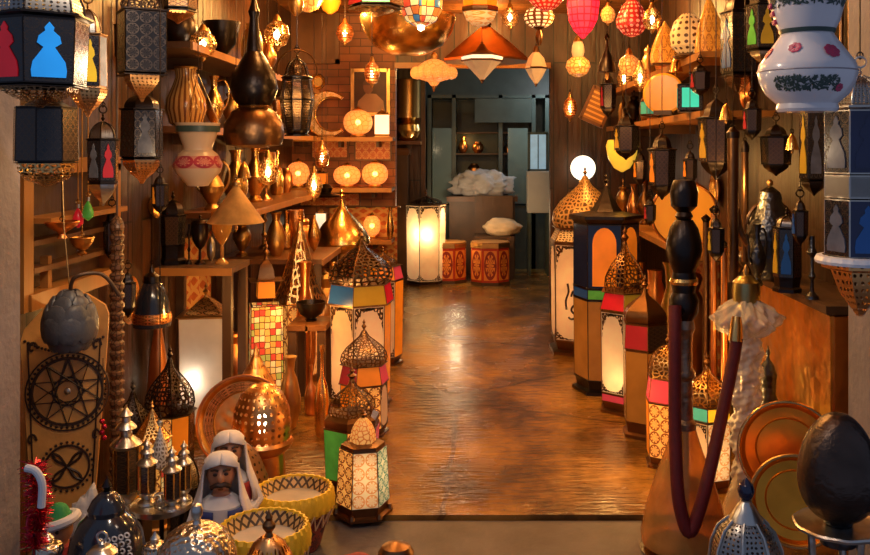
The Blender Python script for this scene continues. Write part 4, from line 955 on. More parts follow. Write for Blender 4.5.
for a in range(3):
    t = 2 * PI * a / 3 + .4
    m = MB(); r = 21 * s_of(4.0); zt = 63 * s_of(4.0)
    m.tube([(r * math.cos(t), r * math.sin(t), zt - .003), (0, 0, zt + .22)], .0018, 5); m.build('chain', 'old_brass', cl)
add_chain(cl, 0, 0, 63 * s_of(4.0) + .22, CEIL)

# wooden niche on the side wall with its small shelf boards
def niche():
    x = LW; y0, y1 = 3.22, 4.02; z0, z1 = .92, 1.44
    r = thing('wall_niche', 'open wooden wall niche with slatted boards above the engraved shield', 'niche', (x + .004, (y0 + y1) / 2, z0))
    h, d = z1 - z0, (y1 - y0) / 2
    f = MB()
    for c, q in (((.04, -d, h / 2), (.08, .07, h)), ((.04, d, h / 2), (.08, .07, h)), ((.045, 0, .03), (.09, 2 * d, .06)), ((.04, 0, h), (.08, 2 * d + .07, .06))): f.box(c, q)
    f.build('frame', 'wood_gold', r)
    MB().box((.006, 0, h / 2), (.012, 2 * d, h)).build('backboard', 'wood_dark', r)
    for zz in (.14, .24): MB().box((.045, 0, zz), (.07, 2 * d - .08, .02)).build('slat_board', 'wood_warm', r)
    b = MB().box((.07, 0, h * .62), (.14, 2 * d - .08, .02)); b.build('shelf_board', 'wood_gold', r)
    MB().box((.055, -d * .55, .10), (.03, .03, .16)).build('post', 'wood_gold', r)
    return z0 + h * .62 + .011
nz = niche()
turned('brass_dish', 'small copper dish hanging beside the red glass drop at the wooden niche', 'dish', 62, 3.3,
       [('dish', [(6, 231), (14, 226), (17, 222), (16, 221), (7, 227)], 'copper', 24, 0, True), ('foot', [(6, 231), (3, 234), (5, 238)], 'copper', 16)], chain=True)
for px, m, lb in ((78, 'pane_red', 'red glass drop hanging by the wooden niche'), (88, 'pane_green', 'green glass drop hanging by the wooden niche')):
    dy = 0 if px == 78 else -7
    turned('glass_drop', lb, 'glass drop', px, 3.45, [('drop', [(.2, 207 + dy), (3, 212 + dy), (5.5, 219 + dy), (5, 224 + dy), (.2, 228 + dy)], m, 14), ('cap', [(1.6, 204 + dy), (1.8, 208 + dy)], 'silver', 8)], chain='old_brass')
turned('brass_cup', 'small nested brass cups hanging on a chain under the glass drops', 'cup', 82, 3.5, [('cup', [(3, 250), (9, 245), (12, 238), (11, 237), (4, 246)], 'old_brass', 20, 0, True), ('lower_cup', [(1, 256), (5, 253), (6, 249), (2, 250)], 'old_brass', 16)], chain='old_brass')

# engraved shield, leaning on the wall, and the grey scaled shell hung on it
def shield():
    Y = 3.3; s = s_of(Y)
    base = P(64, 0, Y); base.z = STEP
    r = thing('engraved_shield', 'tall tan engraved leather shield with black circle ornament leaning by the stone jamb', 'shield', base, (-.06, 0, .30))
    H = (VY + (EYE - STEP) * FPX / Y - 296) * s
    W = 41 * s
    out = []
    half = [(.62, 0), (.66, .14), (.78, .4), (.92, .7), (.98, .85), (1.0, .92), (.92, .955), (.5, 1.0), (.2, 1.01)]
    R_ = [(W * x, H * t) for x, t in half]
    L_ = [(-W * x, H * t) for x, t in ((.1, .98), (.45, .96), (.9, .88), (.98, .83), (.92, .7), (.78, .4), (.66, .14), (.62, 0))]
    poly = R_ + L_
    MB().prism(poly, .035).build('face', 'leather_tan', r)
    e = MB(); y = -.038
    def circ(cx, cz, R, t=.0058, n=40): e.tube([(cx + R * math.cos(2 * PI * i / n), y, cz + R * math.sin(2 * PI * i / n)) for i in range(n)], t, 5, closed=True)
    def dots(cx, cz, R, n):
        for i in range(n):
            a = 2 * PI * i / n; e.ball((cx + R * math.cos(a), y, cz + R * math.sin(a)), .0052, 6)
    zc = lambda py: (VY + (EYE - STEP) * FPX / Y - py) * s
    c1 = zc(392); circ(.012, c1, W * .80); dots(.012, c1, W * .87, 44); circ(.012, c1, W * .94, .003)
    for k in range(2):                       # interlaced star of the big circle
        p = [(.012 + W * .80 * math.cos(PI / 2 + k * PI / 5 + 2 * PI * 2 * i / 5), y, c1 + W * .80 * math.sin(PI / 2 + k * PI / 5 + 2 * PI * 2 * i / 5)) for i in range(6)]
        e.tube(p, .0055, 5)
    circ(.012, c1, W * .34, .0035)
    c2 = zc(466); R2 = W * .50; circ(.012, c2, R2, .0045); dots(.012, c2, R2 * 1.16, 28)
    for i in range(4):
        a = PI / 4 + i * PI / 2
        pts = [(.012 + R2 * .95 * t * math.cos(a + .22 * math.sin(PI * t) * sg), y, c2 + R2 * .95 * t * math.sin(a + .22 * math.sin(PI * t) * sg)) for sg in (1, -1) for t in ([j / 6 for j in range(7)] if sg == 1 else [1 - j / 6 for j in range(7)])]
        e.tube(pts, .005, 5)
    for side in (-1, 1):                      # scrolls
        for cy in (348, 438):
            e.tube([(side * (W * .72 - .0) + .018 * (1 - t) * math.cos(6 * t), y, zc(cy) + .030 * (1 - t) * math.sin(6 * t)) for t in [j / 14 for j in range(14)]], .0045, 5)
    for k in range(24):
        t = k / 23; e.ball((W * (-.88 + 1.76 * t), y, zc(340) - .10 * W * math.sin(PI * t) * 3), .0055, 6)
    for sgn in (-1, 1):
        e.tube([(sgn * W * (.62 + .26 * t) * .93, y, H * (.03 + .80 * t)) for t in [j / 12 for j in range(13)]], .003, 5)
    e.build('engraving', 'ink', r)
    MB().ball((.012, -.036, c1), .012, 12, (1, .5, 1)).build('stud', 'silver', r)
shield()
def shell():
    Y = 3.14; s = s_of(Y)
    r = thing('scaled_shell', 'grey scaled pod shaped shell hanging over the top of the engraved shield', 'shell', P(70, 346, Y))
    R = 25 * s; H = 56 * s
    prof = [(0, 0), (.5, .03), (.86, .16), (1, .36), (.95, .55), (.74, .76), (.4, .92), (.1, 1)]
    MB().lathe([(R * a, H * b) for a, b in prof], 28).build('core', 'leather_grey', r)
    sc = MB()
    for row, (t, k) in enumerate(((.12, 8), (.33, 8), (.54, 7), (.73, 6), (.88, 5))):
        rr = R * (.80, 1.0, .95, .78, .48)[row]
        for i in range(k):
            a = 2 * PI * (i + .5 * (row % 2)) / k
            M = Matrix.Translation(Vector((rr * .90 * math.cos(a), rr * .90 * math.sin(a), t * H))) @ Matrix.Rotation(a + PI / 2, 4, 'Z') @ Matrix.Rotation((t - .4) * -1.0, 4, 'X')
            sc.ball((0, 0, 0), rr * .52 if k > 5 else rr * .6, 12, (1, .34, 1.15), M)
    sc.build('scales', 'leather_grey', r)
    MB().tube(smooth([(0, 0, H * .98), (.03, -.02, H + .05), (.10, .03, H + .05), (.15, .06, H - .03)], 5), .007, 8).build('strap', 'wood_dark', r)
    MB().tube([(0, 0, H * .97), (-.03, .02, H + .22), (-.05, .05, H + .42)], .0022, 5).build('cord', 'old_brass', r)
shell()
# carved staff
def staff():
    Y = 3.72; r = thing('carved_staff', 'long dark carved staff standing upright beside the display stand', 'staff', (P(117, 0, Y).x, Y, 0))
    rnd = random.Random(3); pr = []; z = 0
    while z < 1.16:
        pr += [(.022, z), (.030, z + .012), (.030, z + .026), (.021, z + .034)]; z += .04
    MB().lathe(pr + [(.03, 1.18), (.022, 1.21), (.0, 1.235)], 14).build('shaft', mk('staff_carved', (.06, .03, .016), .35, 0, pat=('lace', 9, 60, .12), col2=(.20, .10, .05), bump='pat', bst=.5), r)
    m = MB(); m.tube([(0, -.0, 1.2), (0, 0, CEIL)], .005, 6); m.build('cord', 'wood_dark', r)
staff()
bead = thing('bead_string', 'string of red beads hanging beside the engraved shield', 'beads', P(103, 441, 3.25))
m = MB().tube([(0, 0, .01), (.0, 0, .30)], .002, 5); m.build('cord', 'wood_dark', bead)
m = MB()
for k in range(4): m.ball((.004 * (-1) ** k, 0, .012 + .02 * k), .010, 10)
m.build('bead_drop', 'tinsel', bead)

# ================================================================ small things on the doorstep
# tinsel stocking, elf doll
def tinsel():
    Y = 2.35; s = s_of(Y); r = thing('tinsel_garland', 'red tinsel garland with white furry trim wound on a slim pole before the stone jamb', 'garland', P(34, 548, Y))
    rnd = random.Random(11); H = 84 * s
    MB().tube(smooth([(.0, 0, 0), (-.015, 0, H * .3), (.012, 0, H * .6), (0, 0, H)], 6), .006, 6).build('core', 'tinsel', r)
    zb = STEP - r.location.z
    MB().tube([(0, 0, zb + .01), (0, 0, H)], .004, 6).build('pole', 'dark_metal', r); MB().lathe([(.05, zb), (.05, zb + .008), (.008, zb + .016)], 16).build('base', 'dark_metal', r)
    t = MB(); g = MB()
    for k in range(700):
        z = rnd.uniform(.0, H); a = rnd.uniform(0, 2 * PI); l = rnd.uniform(.022, .042)
        c = Vector((.012 * math.sin(z * 14), 0, z)); d = Vector((math.cos(a), math.sin(a), rnd.uniform(-.5, .5))).normalized()
        q = d.cross(Vector((0, 0, 1))).normalized() * .0022
        (g if rnd.random() < .12 else t).tube([c, c + d * l], [.0026, .0008], 3)
    t.build('tinsel_fringe', 'tinsel', r); g.build('gold_fringe', 'gold_tinsel', r)
    m = MB(); m.tube(smooth([(-.005, -.03, H * 1.0), (.022, -.035, H * .97), (.038, -.035, H * .82), (.036, -.035, H * .55)], 6), .010, 10); m.build('fur_trim', 'white_cloth', r)
tinsel()
def remeshed(o, vox, sm=3):
    md = o.modifiers.new('join', 'REMESH'); md.mode = 'VOXEL'; md.voxel_size = vox; md.use_smooth_shade = True
    if sm:
        q = o.modifiers.new('soft', 'SMOOTH'); q.iterations = sm; q.factor = .5
def elf():
    Y = 2.76; s = s_of(Y); r = thing('elf_doll', 'small stuffed doll in a green cap with a white brim below the tinsel garland', 'doll', (P(58, 0, Y).x, Y, STEP))
    top = EYE - (502 - VY) / FPX * Y - STEP
    hz = top - .085
    m = MB(); m.lathe([(0, 0), (.075, 0), (.08, .05), (.06, hz * .55), (.032, hz - .045), (.02, hz - .03)], 16)
    m.ball((0, 0, hz), .045, 16); m.ball((0, -.044, hz - .004), .009, 8)
    for sx in (-1, 1):
        m.tube([(sx * .045, 0, hz - .07), (sx * .08, -.02, hz - .15), (sx * .06, -.06, hz - .22)], [.022, .02, .016], 8)
    b = m.build('body', 'skin', r); remeshed(b, .008)
    MB().lathe([(.078, 0), (.085, .05), (.066, hz * .55), (.042, hz - .045), (.030, hz - .04)], 16).build('coat', 'red_cloth', r)
    MB().tube(smooth([(0, 0, hz + .02), (0, .0, hz + .055), (-.01, 0, hz + .08)], 5), [.046, .045, .043, .04, .036, .033, .03, .026, .02, .014, .006], 14).build('cap', 'green_cloth', r)
    MB().tube([(.052 * math.cos(a), .052 * math.sin(a), hz + .028 + .012 * math.cos(a)) for a in [2 * PI * i / 24 for i in range(24)]], .015, 8, closed=True).build('cap_brim', 'white_cloth', r)
    e = MB()
    for sx in (-1, 1): e.ball((sx * .016, -.041, hz + .008), .0055, 8)
    e.build('eye_dots', 'ink', r)
    MB().tube([(-.014, -.042, hz - .020), (0, -.045, hz - .024), (.014, -.042, hz - .020)], .003, 6).build('mouth', 'red_cloth', r)
elf()
crumple('plastic_bag', 'crumpled pale plastic bag behind the blue-black domed lantern', 'bag', (P(88, 0, 2.98).x, 2.98, STEP), .10, (.8, .7, 2.1), 'plastic_film', amp=.12, seed=5)
# dark domed lantern
lan('floor_lantern', 'large blue-black glossy domed lantern with a white cutwork patch beside the elf doll', 108, 2.62, (478, 492, 514, 553, 640), (44, 50, 72),
    [(516, 640, 46, 78, ['black_glaze'] * 12)], n=12, metal='black_glaze', domemat='black_glaze', floor=True, dome='dome', finial=5) if False else None
def dome_pot(name, label, cat, px, Y, parts, **kw): return turned(name, label, cat, px, Y, parts, floor=True, base=VY + (EYE - STEP) * FPX / Y, **kw)
Y = 2.62; yb = VY + (EYE - STEP) * FPX / Y
dl = dome_pot('domed_lantern', 'large blue-black glossy domed lantern with a white cutwork patch beside the elf doll', 'lantern', 107, Y,
    [('body', [(30, yb), (36, yb - 8), (39, yb - 60), (38, 556), (34, 534), (26, 520), (17, 512)], 'black_glaze', 32), ('lid', [(18, 513), (18.5, 508), (14, 499), (8, 493), (4, 491)], 'black_glaze', 32),
     ('finial', [(2.5, 492), (3, 489), (5, 486), (3, 482), (1.5, 479), (.2, 475)], 'dark_metal', 12)])
m = MB(); s = s_of(Y); R = 36.5 * s
for i in range(5):
    for j in range(4):
        a = math.radians(-78 + i * 11); zz = (yb - 546 + j * 6.2) * s; rr = (37.2 - j * 1.55) * s
        c = Vector((rr * math.cos(a), rr * math.sin(a), zz))
        m.ring(c, .0068, .0026, axis='Y', segs=8, rs=4)
m.build('cutwork_lattice', mk('white_enamel', (.75, .76, .80), .4), dl)
# the little brass finials at the very edge
for px, y0, w, Y, lb in ((48, 533, 30, 2.5, 'squat silvered brass lidded jar under the tinsel garland'), (155, 532, 26, 2.55, 'silvered brass lidded jar between the blue-black lantern and the hammered dome')):
    yb = VY + (EYE - STEP) * FPX / Y
    dome_pot('lidded_jar', lb, 'jar', px, Y, [('body', [(w * .4, yb), (w * .5, yb - 30), (w * .55, yb - 70), (w * .42, 553)], 'silver'), ('lid', [(w * .46, 554), (w * .5, 550), (w * .44, 545), (w * .2, 541)], 'hammered_silver'), ('knob', [(w * .14, 542), (w * .2, 538), (w * .1, 535), (.2, y0 - 1)], 'silver', 12)])
Y = 2.45; yb = VY + (EYE - STEP) * FPX / Y
rj = dome_pot('ring_top_jar', 'silvered jar with a ring handle on its lid before the blue-black lantern', 'jar', 102, Y, [('body', [(12, yb), (15, yb - 40), (17, yb - 90), (13, 556)], 'silver'), ('lid', [(14, 557), (15, 552), (10, 547), (5, 545)], 'silver'), ('knob', [(3, 546), (4, 543), (2, 541)], 'silver', 12)])
MB().ring((0, 0, (yb - 537) * s_of(Y)), 5 * s_of(Y), .0035, axis='Y').build('ring_handle', 'silver', rj)
Y = 2.38; yb = VY + (EYE - STEP) * FPX / Y
dome_pot('hammered_pot', 'wide hammered silvery brass pot with a domed lid and small knob', 'pot', 197, Y, [('body', [(30, yb), (36, yb - 12), (38, yb - 50), (37, 560)], 'hammered_silver', 36), ('lid', [(39, 561), (39, 556), (36, 545), (29, 534), (19, 527), (7, 523)], 'hammered_silver', 36), ('knob', [(5, 524), (3, 520), (5.5, 515), (6, 509), (4.5, 505), (.2, 503)], 'silver', 16)])
Y = 2.5; yb = VY + (EYE - STEP) * FPX / Y
pd = dome_pot('pierced_lamp', 'bronze pierced bell lamp with an orange glow and a beaded finial before the yellow drums', 'lamp', 269, Y, [('body', [(22, yb), (25, yb - 30), (26, 575), (23, 556), (16, 543), (7, 536)], 'pierced_copper', 32), ('finial', [(5, 537), (3, 532), (6.5, 527), (6.5, 524), (3, 520), (4, 517), (1.5, 513), (.2, 509)], 'bronze', 16)])
# tray table with minaret bottles
TZ2 = P(0, 508, 3.05).z
tt = thing('tray_table', 'small round brass tray on three legs holding the glass minaret bottles', 'table', (P(161, 0, 3.08).x, 3.08, STEP)); R = 30 * s_of(3.08); hz = TZ2 - STEP
MB().lathe([(R * .96, hz - .014), (R, hz - .010), (R * 1.01, hz + .006), (R * .97, hz + .006), (R * .95, hz), (0, hz)], 36).build('tray', 'silver', tt)
for k in range(3):
    a = PI / 2 + 2 * PI * k / 3 + .3
    MB().tube([(R * .8 * math.cos(a), R * .8 * math.sin(a), hz - .012), (R * .55 * math.cos(a), R * .55 * math.sin(a), hz * .5), (R * .85 * math.cos(a), R * .85 * math.sin(a), .006)], .008, 8).build('leg', 'dark_metal', tt)
def minaret(label, px, y0, y1, w, Y, z=None, floor=False, glass='glass_smoke'):
    s = s_of(Y); loc = P(px, y1, Y)
    if z is not None: loc.z = z
    r = thing('minaret_bottle', label, 'bottle', loc); H = (y1 - y0) * s; R = w / 2 * s
    MB().lathe([(R * .9, 0), (R, H * .02), (R * .9, H * .05), (R * .45, H * .09), (R * .8, H * .15), (R * .95, H * .18), (R * .95, H * .2)], 16).build('base', 'silver', r)
    MB().lathe([(R * .82, H * .2), (R * .84, H * .6), (R * .78, H * .62)], 6).build('glass', glass, r)
    f = MB()
    for k in range(6):
        a = -PI / 2 + PI / 6 + k * PI / 3; f.tube([(R * .86 * math.cos(a), R * .86 * math.sin(a), H * .2), (R * .88 * math.cos(a), R * .88 * math.sin(a), H * .62)], R * .09, 5)
    f.build('frame', 'brass', r)
    MB().lathe([(R * .95, H * .6), (R * 1.1, H * .63), (R * .9, H * .66), (R * .45, H * .71), (R * .42, H * .76), (R * .75, H * .78), (R * .62, H * .81), (R * .34, H * .84), (R * .3, H * .88), (R * .5, H * .9), (R * .22, H * .94), (0, H)], 16).build('cap', 'silver', r)
minaret('tall brass and smoked glass minaret bottle taller than the three on the tray', 126, 404, 512, 28, 3.3, z=None)
bx = thing('plinth_box', 'plain dark wooden box under the tallest minaret bottle', 'box', (P(126, 0, 3.3).x, 3.3, STEP)); hz = P(0, 512, 3.3).z - STEP - .001
MB().box((0, 0, hz / 2), (.14, .14, hz)).build('box_body', 'wood_dark', bx); MB().box((0, 0, hz - .008), (.15, .15, .016)).build('box_lid', 'wood_warm', bx)
minaret('glass minaret bottle standing at the jamb end of the brass tray', 147, 441, 508, 19, 3.08, z=TZ2)
minaret('glass minaret bottle in the middle of the brass tray', 172, 443, 508, 18, 3.03, z=TZ2)
minaret('glass minaret bottle standing farther in on the brass tray on the side of the figurines', 184, 440, 500, 15, 3.12, z=TZ2)
vessel('globe', 'pierced_ball', 'small pierced silver ball among the minaret bottles', 'ornament', 160, 492, 508, 13, 3.03, mk('pierced_ball_metal', (.7, .6, .42), .3, 1, pat=('cells', 12, 6, .3), mode='hole'), z=TZ2)
turned('hanging_drop', 'white filigree teardrop ornament hanging on a chain above the minaret bottles', 'ornament', 160, 3.25, [('drop', [(.3, 424), (2, 432), (7, 448), (9, 458), (7, 466), (.3, 471)], mk('filigree_white', (.85, .82, .78), .35, .3, pat=('lace', 14, 12, .22), col2=(.25, .2, .16)), 20), ('ring_cap', [(2.5, 420), (3.5, 422), (2, 426)], 'silver', 12)], chain=True)
lan('floor_lantern', 'small dark pierced dome lantern behind the minaret bottles', 184, 3.45, (418, 426, 458, 510, 520), (30, 36, 36), [(460, 510, 32, 32, ['glass_smoke', 'glass_black'] * 3)], metal='dark_metal', domemat='pierced_dots', floor=True, dome='dome')
lan('floor_lantern', 'amber glass floor lantern with a pierced brass cone roof behind the minaret bottles', 152, 3.62, (392, 402, 428, 506, 520), (34, 40, 40), [(432, 506, 36, 34, ['pane_amber_lace', 'pane_mosaic', 'pane_amber'] * 2)], metal='old_brass', domemat='pierced_brass', floor=True, dome='cone', rz=.3)

# copper trays and the pierced copper lamp
def tray(name, label, px, py, R_px, Y, tilt, rz, mat, rim='copper', inner='engraved_copper', bottom=None):
    """round tray leaning back; px, py = centre"""
    s = s_of(Y); R = R_px * s
    r = thing(name, label, 'tray', P(px, py, Y), (PI / 2 - tilt, 0, rz))
    MB().lathe([(0, 0), (R * .62, 0), (R * .64, .004), (R * .66, 0), (R * .86, .004), (R * .93, .022), (R * .99, .026), (R, .020), (R * .94, .012), (R * .86, -.006), (0, -.008)], 48).build('dish', mat, r)
    MB().ring((0, 0, .024), R * .985, .006, segs=48).build('rim', rim, r)
    if inner: MB().lathe([(R * .66, .0045), (R * .84, .0085)], 48, caps=False).build('chased_border', inner, r)
    return r
tray('copper_tray', 'large round chased copper tray leaning behind the two figurines', 244, 422, 46, 4.25, .22, .10, 'hammered_copper')
turned('onion_lamp', 'tall onion shaped copper lamp rising behind the large copper tray', 'lamp', 256, 4.55, [('body', [(12, 436), (22, 432), (26, 415), (25, 398), (18, 382), (10, 368), (4, 356), (.3, 344)], 'pierced_copper', 28), ('stem', [(4, 436), (3.4, 448), (10, 458)], 'copper', 16)], floor=True, base=VY + EYE * FPX / 4.55)
turned('bulb_dome', 'pierced copper dome lamp with star openings and a bulb, standing against the copper tray', 'lamp', 262, 3.90, [('dome', [(28, 438), (29, 425), (27, 408), (21, 394), (12, 386), (4, 383)], 'pierced_copper', 32), ('base', [(29, 438), (31, 441), (29, 446), (22, 452), (24, 515)], 'copper', 32), ('bulb', [(.2, 412), (4, 416), (5, 421), (3, 427), (2.5, 434)], 'bulb', 12)], floor=True, base=VY + EYE * FPX / 3.9)
turned('cone_cover', 'dark brown pierced cone cover lying beside the copper dome lamp', 'cover', 238, 3.6, [('cover', [(30, 486), (29, 480), (20, 458), (8, 446), (3, 442)], mk('brown_pierced', (.26, .13, .06), .4, .7, pat=('cells', 20, 7, .2), col2=(.03, .015, .01)), 32), ('knob', [(2.5, 443), (4, 439), (.2, 436)], 'bronze', 12), ('basket_base', [(28, 486), (25, 500), (24, 530)], 'wood_dark', 32)], floor=True, base=VY + (EYE - STEP) * FPX / 3.57)

# two moustached figurines
def figurine(label, px, ytop, Y, rz, vest, sc=1.0):
    top = EYE - (ytop - VY) / FPX * Y - STEP
    r = thing('figurine', label, 'figurine', (P(px, 0, Y).x, Y, STEP), (0, 0, rz)); hz = top - .075
    m = MB()
    m.lathe([(0, 0), (.080, 0), (.082, .03), (.070, hz * .45), (.074, hz - .16), (.066, hz - .10), (.030, hz - .066), (.024, hz - .05)], 20)
    m.ball((0, 0, hz), .050, 20, (.92, .98, 1.15)); m.ball((0, -.052, hz - .004), .013, 10, (.8, 1, 1.4))
    for sx in (-1, 1):
        m.tube([(sx * .062, 0, hz - .105), (sx * .092, -.02, hz - .18), (sx * .060, -.075, hz - .20), (sx * .02, -.095, hz - .185)], [.024, .022, .018, .014], 10)
        m.ball((sx * .044, 0, hz), .010, 8, (.5, 1, 1.4))
    b = m.build('body', 'skin', r); remeshed(b, .006, 2)
    MB().lathe([(.088, .0), (.092, .03), (.080, hz * .45), (.082, hz - .16), (.074, hz - .098), (.036, hz - .068)], 24).build('robe', 'white_cloth', r)
    for sx in (-1, 1):
        MB().tube([(sx * .064, 0, hz - .103), (sx * .094, -.02, hz - .18), (sx * .066, -.068, hz - .199)], [.030, .029, .025], 10).build('sleeve', 'white_cloth', r)
    # open vest: two front pieces
    for sx in (-1, 1):
        v = MB(); rows = []
        for t in range(9):
            zz = hz * .42 + (hz - .10 - hz * .42) * t / 8
            for (a0, a1) in ((math.radians(-90 + sx * 16), math.radians(-90 + sx * 62)),):
                rows.append([Vector((.0885 * math.cos(a0 + (a1 - a0) * j / 6), .0885 * math.sin(a0 + (a1 - a0) * j / 6), zz)) for j in range(7)])
        vs = [[v.b.verts.new(p) for p in q] for q in rows]
        for i in range(8):
            for j in range(6): v.face([vs[i][j], vs[i][j + 1], vs[i + 1][j + 1], vs[i + 1][j]])
        o = v.build('vest', vest, r); md = o.modifiers.new('thick', 'SOLIDIFY'); md.thickness = .005
    # head cloth: cap plus hanging drape round the back and the sides
    c = MB(); rows = []
    for t, (rr, zz) in enumerate(((.012, .066), (.034, .060), (.049, .044), (.054, .022), (.060, -.020), (.074, -.070), (.094, -.125), (.102, -.165))):
        op = 0 if zz > .035 else math.radians(66 - (0 if zz > -.03 else 14))
        rows.append([Vector((rr * (1 + .05 * math.sin(9 * (-PI / 2 + op + (2 * PI - 2 * op) * j / 24))) * math.cos(-PI / 2 + op + (2 * PI - 2 * op) * j / 24), rr * math.sin(-PI / 2 + op + (2 * PI - 2 * op) * j / 24), hz + zz)) for j in range(25)])
    vs = [[c.b.verts.new(p) for p in q] for q in rows]
    for i in range(7):
        for j in range(24): c.face([vs[i][j], vs[i][j + 1], vs[i + 1][j + 1], vs[i + 1][j]])
    c.face([vs[0][j] for j in range(24)])
    o = c.build('headscarf', 'white_cloth', r, sharp=60); md = o.modifiers.new('thick', 'SOLIDIFY'); md.thickness = .006; md.offset = 1
    MB().tube(smooth([(-.030, -.047, hz - .030), (-.013, -.056, hz - .020), (0, -.058, hz - .021), (.013, -.056, hz - .020), (.030, -.047, hz - .030)], 3), .0085, 6).build('moustache', 'ink', r)
    e = MB()
    for sx in (-1, 1):
        e.ball((sx * .018, -.046, hz + .011), .0065, 8, (1.2, .6, .8)); e.tube([(sx * .007, -.050, hz + .024), (sx * .019, -.049, hz + .028), (sx * .031, -.041, hz + .024)], .004, 5)
    e.build('eye_brow_marks', 'ink', r)
    MB().ball((0, -.049, hz - .038), .007, 8, (1.4, .5, .5)).build('mouth', 'brown_cloth', r)
figurine('moustached figurine in a white headscarf and blue vest beside the yellow drums', 221, 451, 3.05, .25, 'blue_cloth')
figurine('moustached figurine in a white headscarf and red vest standing behind the other figurine', 229, 430, 3.27, .3, 'red_cloth')

# yellow rimmed drums
def yellow_drum(label, px, py, w, Y):
    s = s_of(Y); R = w / 2 * s; H = EYE - (py - VY) / FPX * Y - STEP
    r = thing('yellow_drum', label, 'drum', (P(px, 0, Y).x, Y, STEP))
    MB().lathe([(R * .62, 0), (R * .66, .01), (R * .80, H * .4), (R * .90, H - .07)], 36).build('shell', 'drum_band', r)
    MB().lathe([(R * .91, H - .085), (R * .99, H - .07), (R * 1.0, H - .04), (R * .97, H - .012), (R * .93, H), (R * .89, H), (R * .86, H - .012), (R * .86, H - .03)], 120, caps=False, wob=lambda a, z: 1 + .030 * math.sin(a * 30 + z * 120)).build('rim', 'yellow_paint', r)
    MB().lathe([(R * .865, H - .006), (R * .84, H - .012), (R * .70, H - .040), (R * .68, H - .042)], 48, caps=False).build('inner_band', 'drum_inner', r)
    MB().lathe([(0, H - .042), (R * .70, H - .043)], 48).build('drum_skin', 'drum_skin', r)
    lc = MB(); n = 22
    for i in range(n):
        a = 2 * PI * i / n; b = 2 * PI * (i + .5) / n
        lc.tube([(R * .985 * math.cos(a), R * .985 * math.sin(a), H - .07), (R * .84 * math.cos(b), R * .84 * math.sin(b), H * .42)], .0032, 4)
        lc.tube([(R * .84 * math.cos(b), R * .84 * math.sin(b), H * .42), (R * .985 * math.cos(a + 2 * PI / n), R * .985 * math.sin(a + 2 * PI / n), H - .07)], .0032, 4)
    lc.build('lacing_rope', 'cream_cloth', r)
yellow_drum('yellow rimmed drum beside the small bright lantern, the one set farther in', 294, 487, 80, 3.45)
yellow_drum('yellow rimmed drum between the hammered pot and the bronze bell lamp', 264, 524, 92, 2.85)
# carpet bag and little box at the doorstep
mk('kilim', (.30, .06, .06), .85, 0, pat=('diamond', 9, 7, .16), col2=(.50, .36, .24), var=.5, vs=30)
cb = crumple('kilim_bag', 'folded patterned kilim bundle on the doorstep beside the yellow drums', 'textile', (P(352, 0, 3.0).x, 3.0, STEP), .11, (1.05, .8, .85), 'kilim', amp=.06, f=4, seed=2)
Y = 2.8; yb = VY + (EYE - STEP) * FPX / Y
bb = dome_pot('brass_box', 'small round brass box with a dark lid at the edge of the doorstep', 'box', 396, Y, [('body', [(15, yb), (17, yb - 6), (17, 556)], 'old_brass', 24), ('lid', [(18, 557), (18, 552), (14, 546), (6, 543), (.2, 542)], 'bronze', 24)])
# ================================================================ ceiling pendants over the passage
def pend(name, label, px, Y, parts, cat='pendant lamp', **kw): return turned(name, label, cat, px, Y, parts, chain=True, **kw)
pend('pendant_lamp', 'round pendant lamp of coloured glass mosaic with a bright bulb under it', 421, 6.0, [('globe', [(6, 26), (15, 21), (21, 10), (22, 0), (20, -10), (12, -20), (5, -24)], 'globe_mosaic', 32), ('cap', [(5.5, -23), (6, -27), (2, -31)], 'old_brass', 12), ('bulb', [(.2, 31), (3.4, 29), (3.8, 26), (2, 23)], 'bulb', 12)])
pend('brass_dish', 'huge polished brass dish hanging under the coloured mosaic pendant', 408, 6.6, [('dish', [(.2, 55), (18, 54), (34, 46), (44, 32), (48, 18), (47, 15), (43, 30), (30, 44), (.2, 50)], 'brass', 40, 0, True)], cat='dish')
pend('pendant_lamp', 'cream octagonal pendant lamp with a rounded glass bottom beside the mosaic pendant', 480, 5.9, [('bottom_glass', [(.2, 27), (8, 25), (15, 19), (18, 12)], 'pane_lace', 8), ('band', [(18.5, 12.5), (19.5, 11), (19.5, 8), (18, 7)], 'bronze', 8), ('side_glass', [(18, 7), (19, -14), (14, -20)], 'pane_amber', 8), ('cap', [(14.5, -20), (6, -30), (2, -36)], 'bronze', 8)])
pend('pendant_lamp', 'lit cream inverted pyramid pendant lamp below the copper canopy', 482, 6.95, [('lower_glass', [(2, 80), (11, 70), (20, 61)], 'pane_white', 6), ('upper_glass', [(20, 61), (21, 57), (18, 56)], 'pane_bright', 6), ('rim', [(20.4, 61.6), (21.2, 60.6), (20.4, 59.8)], 'bronze', 6, 0, True), ('tip', [(.2, 84), (2.4, 80), (1, 78)], 'bronze', 8), ('cap', [(18.4, 56), (6, 50), (2, 44)], 'bronze', 6)])
cp = pend('copper_canopy', 'wide pleated copper pyramid shade hanging over the cream inverted pyramid lamp', 486, 7.75, [('shade', [(44, 62), (45, 60), (24, 42), (5, 27), (4, 27), (22, 44)], 'copper', 8, 0, True), ('cap', [(5, 27), (6, 24), (2, 20)], 'bronze', 8)], cat='lampshade')
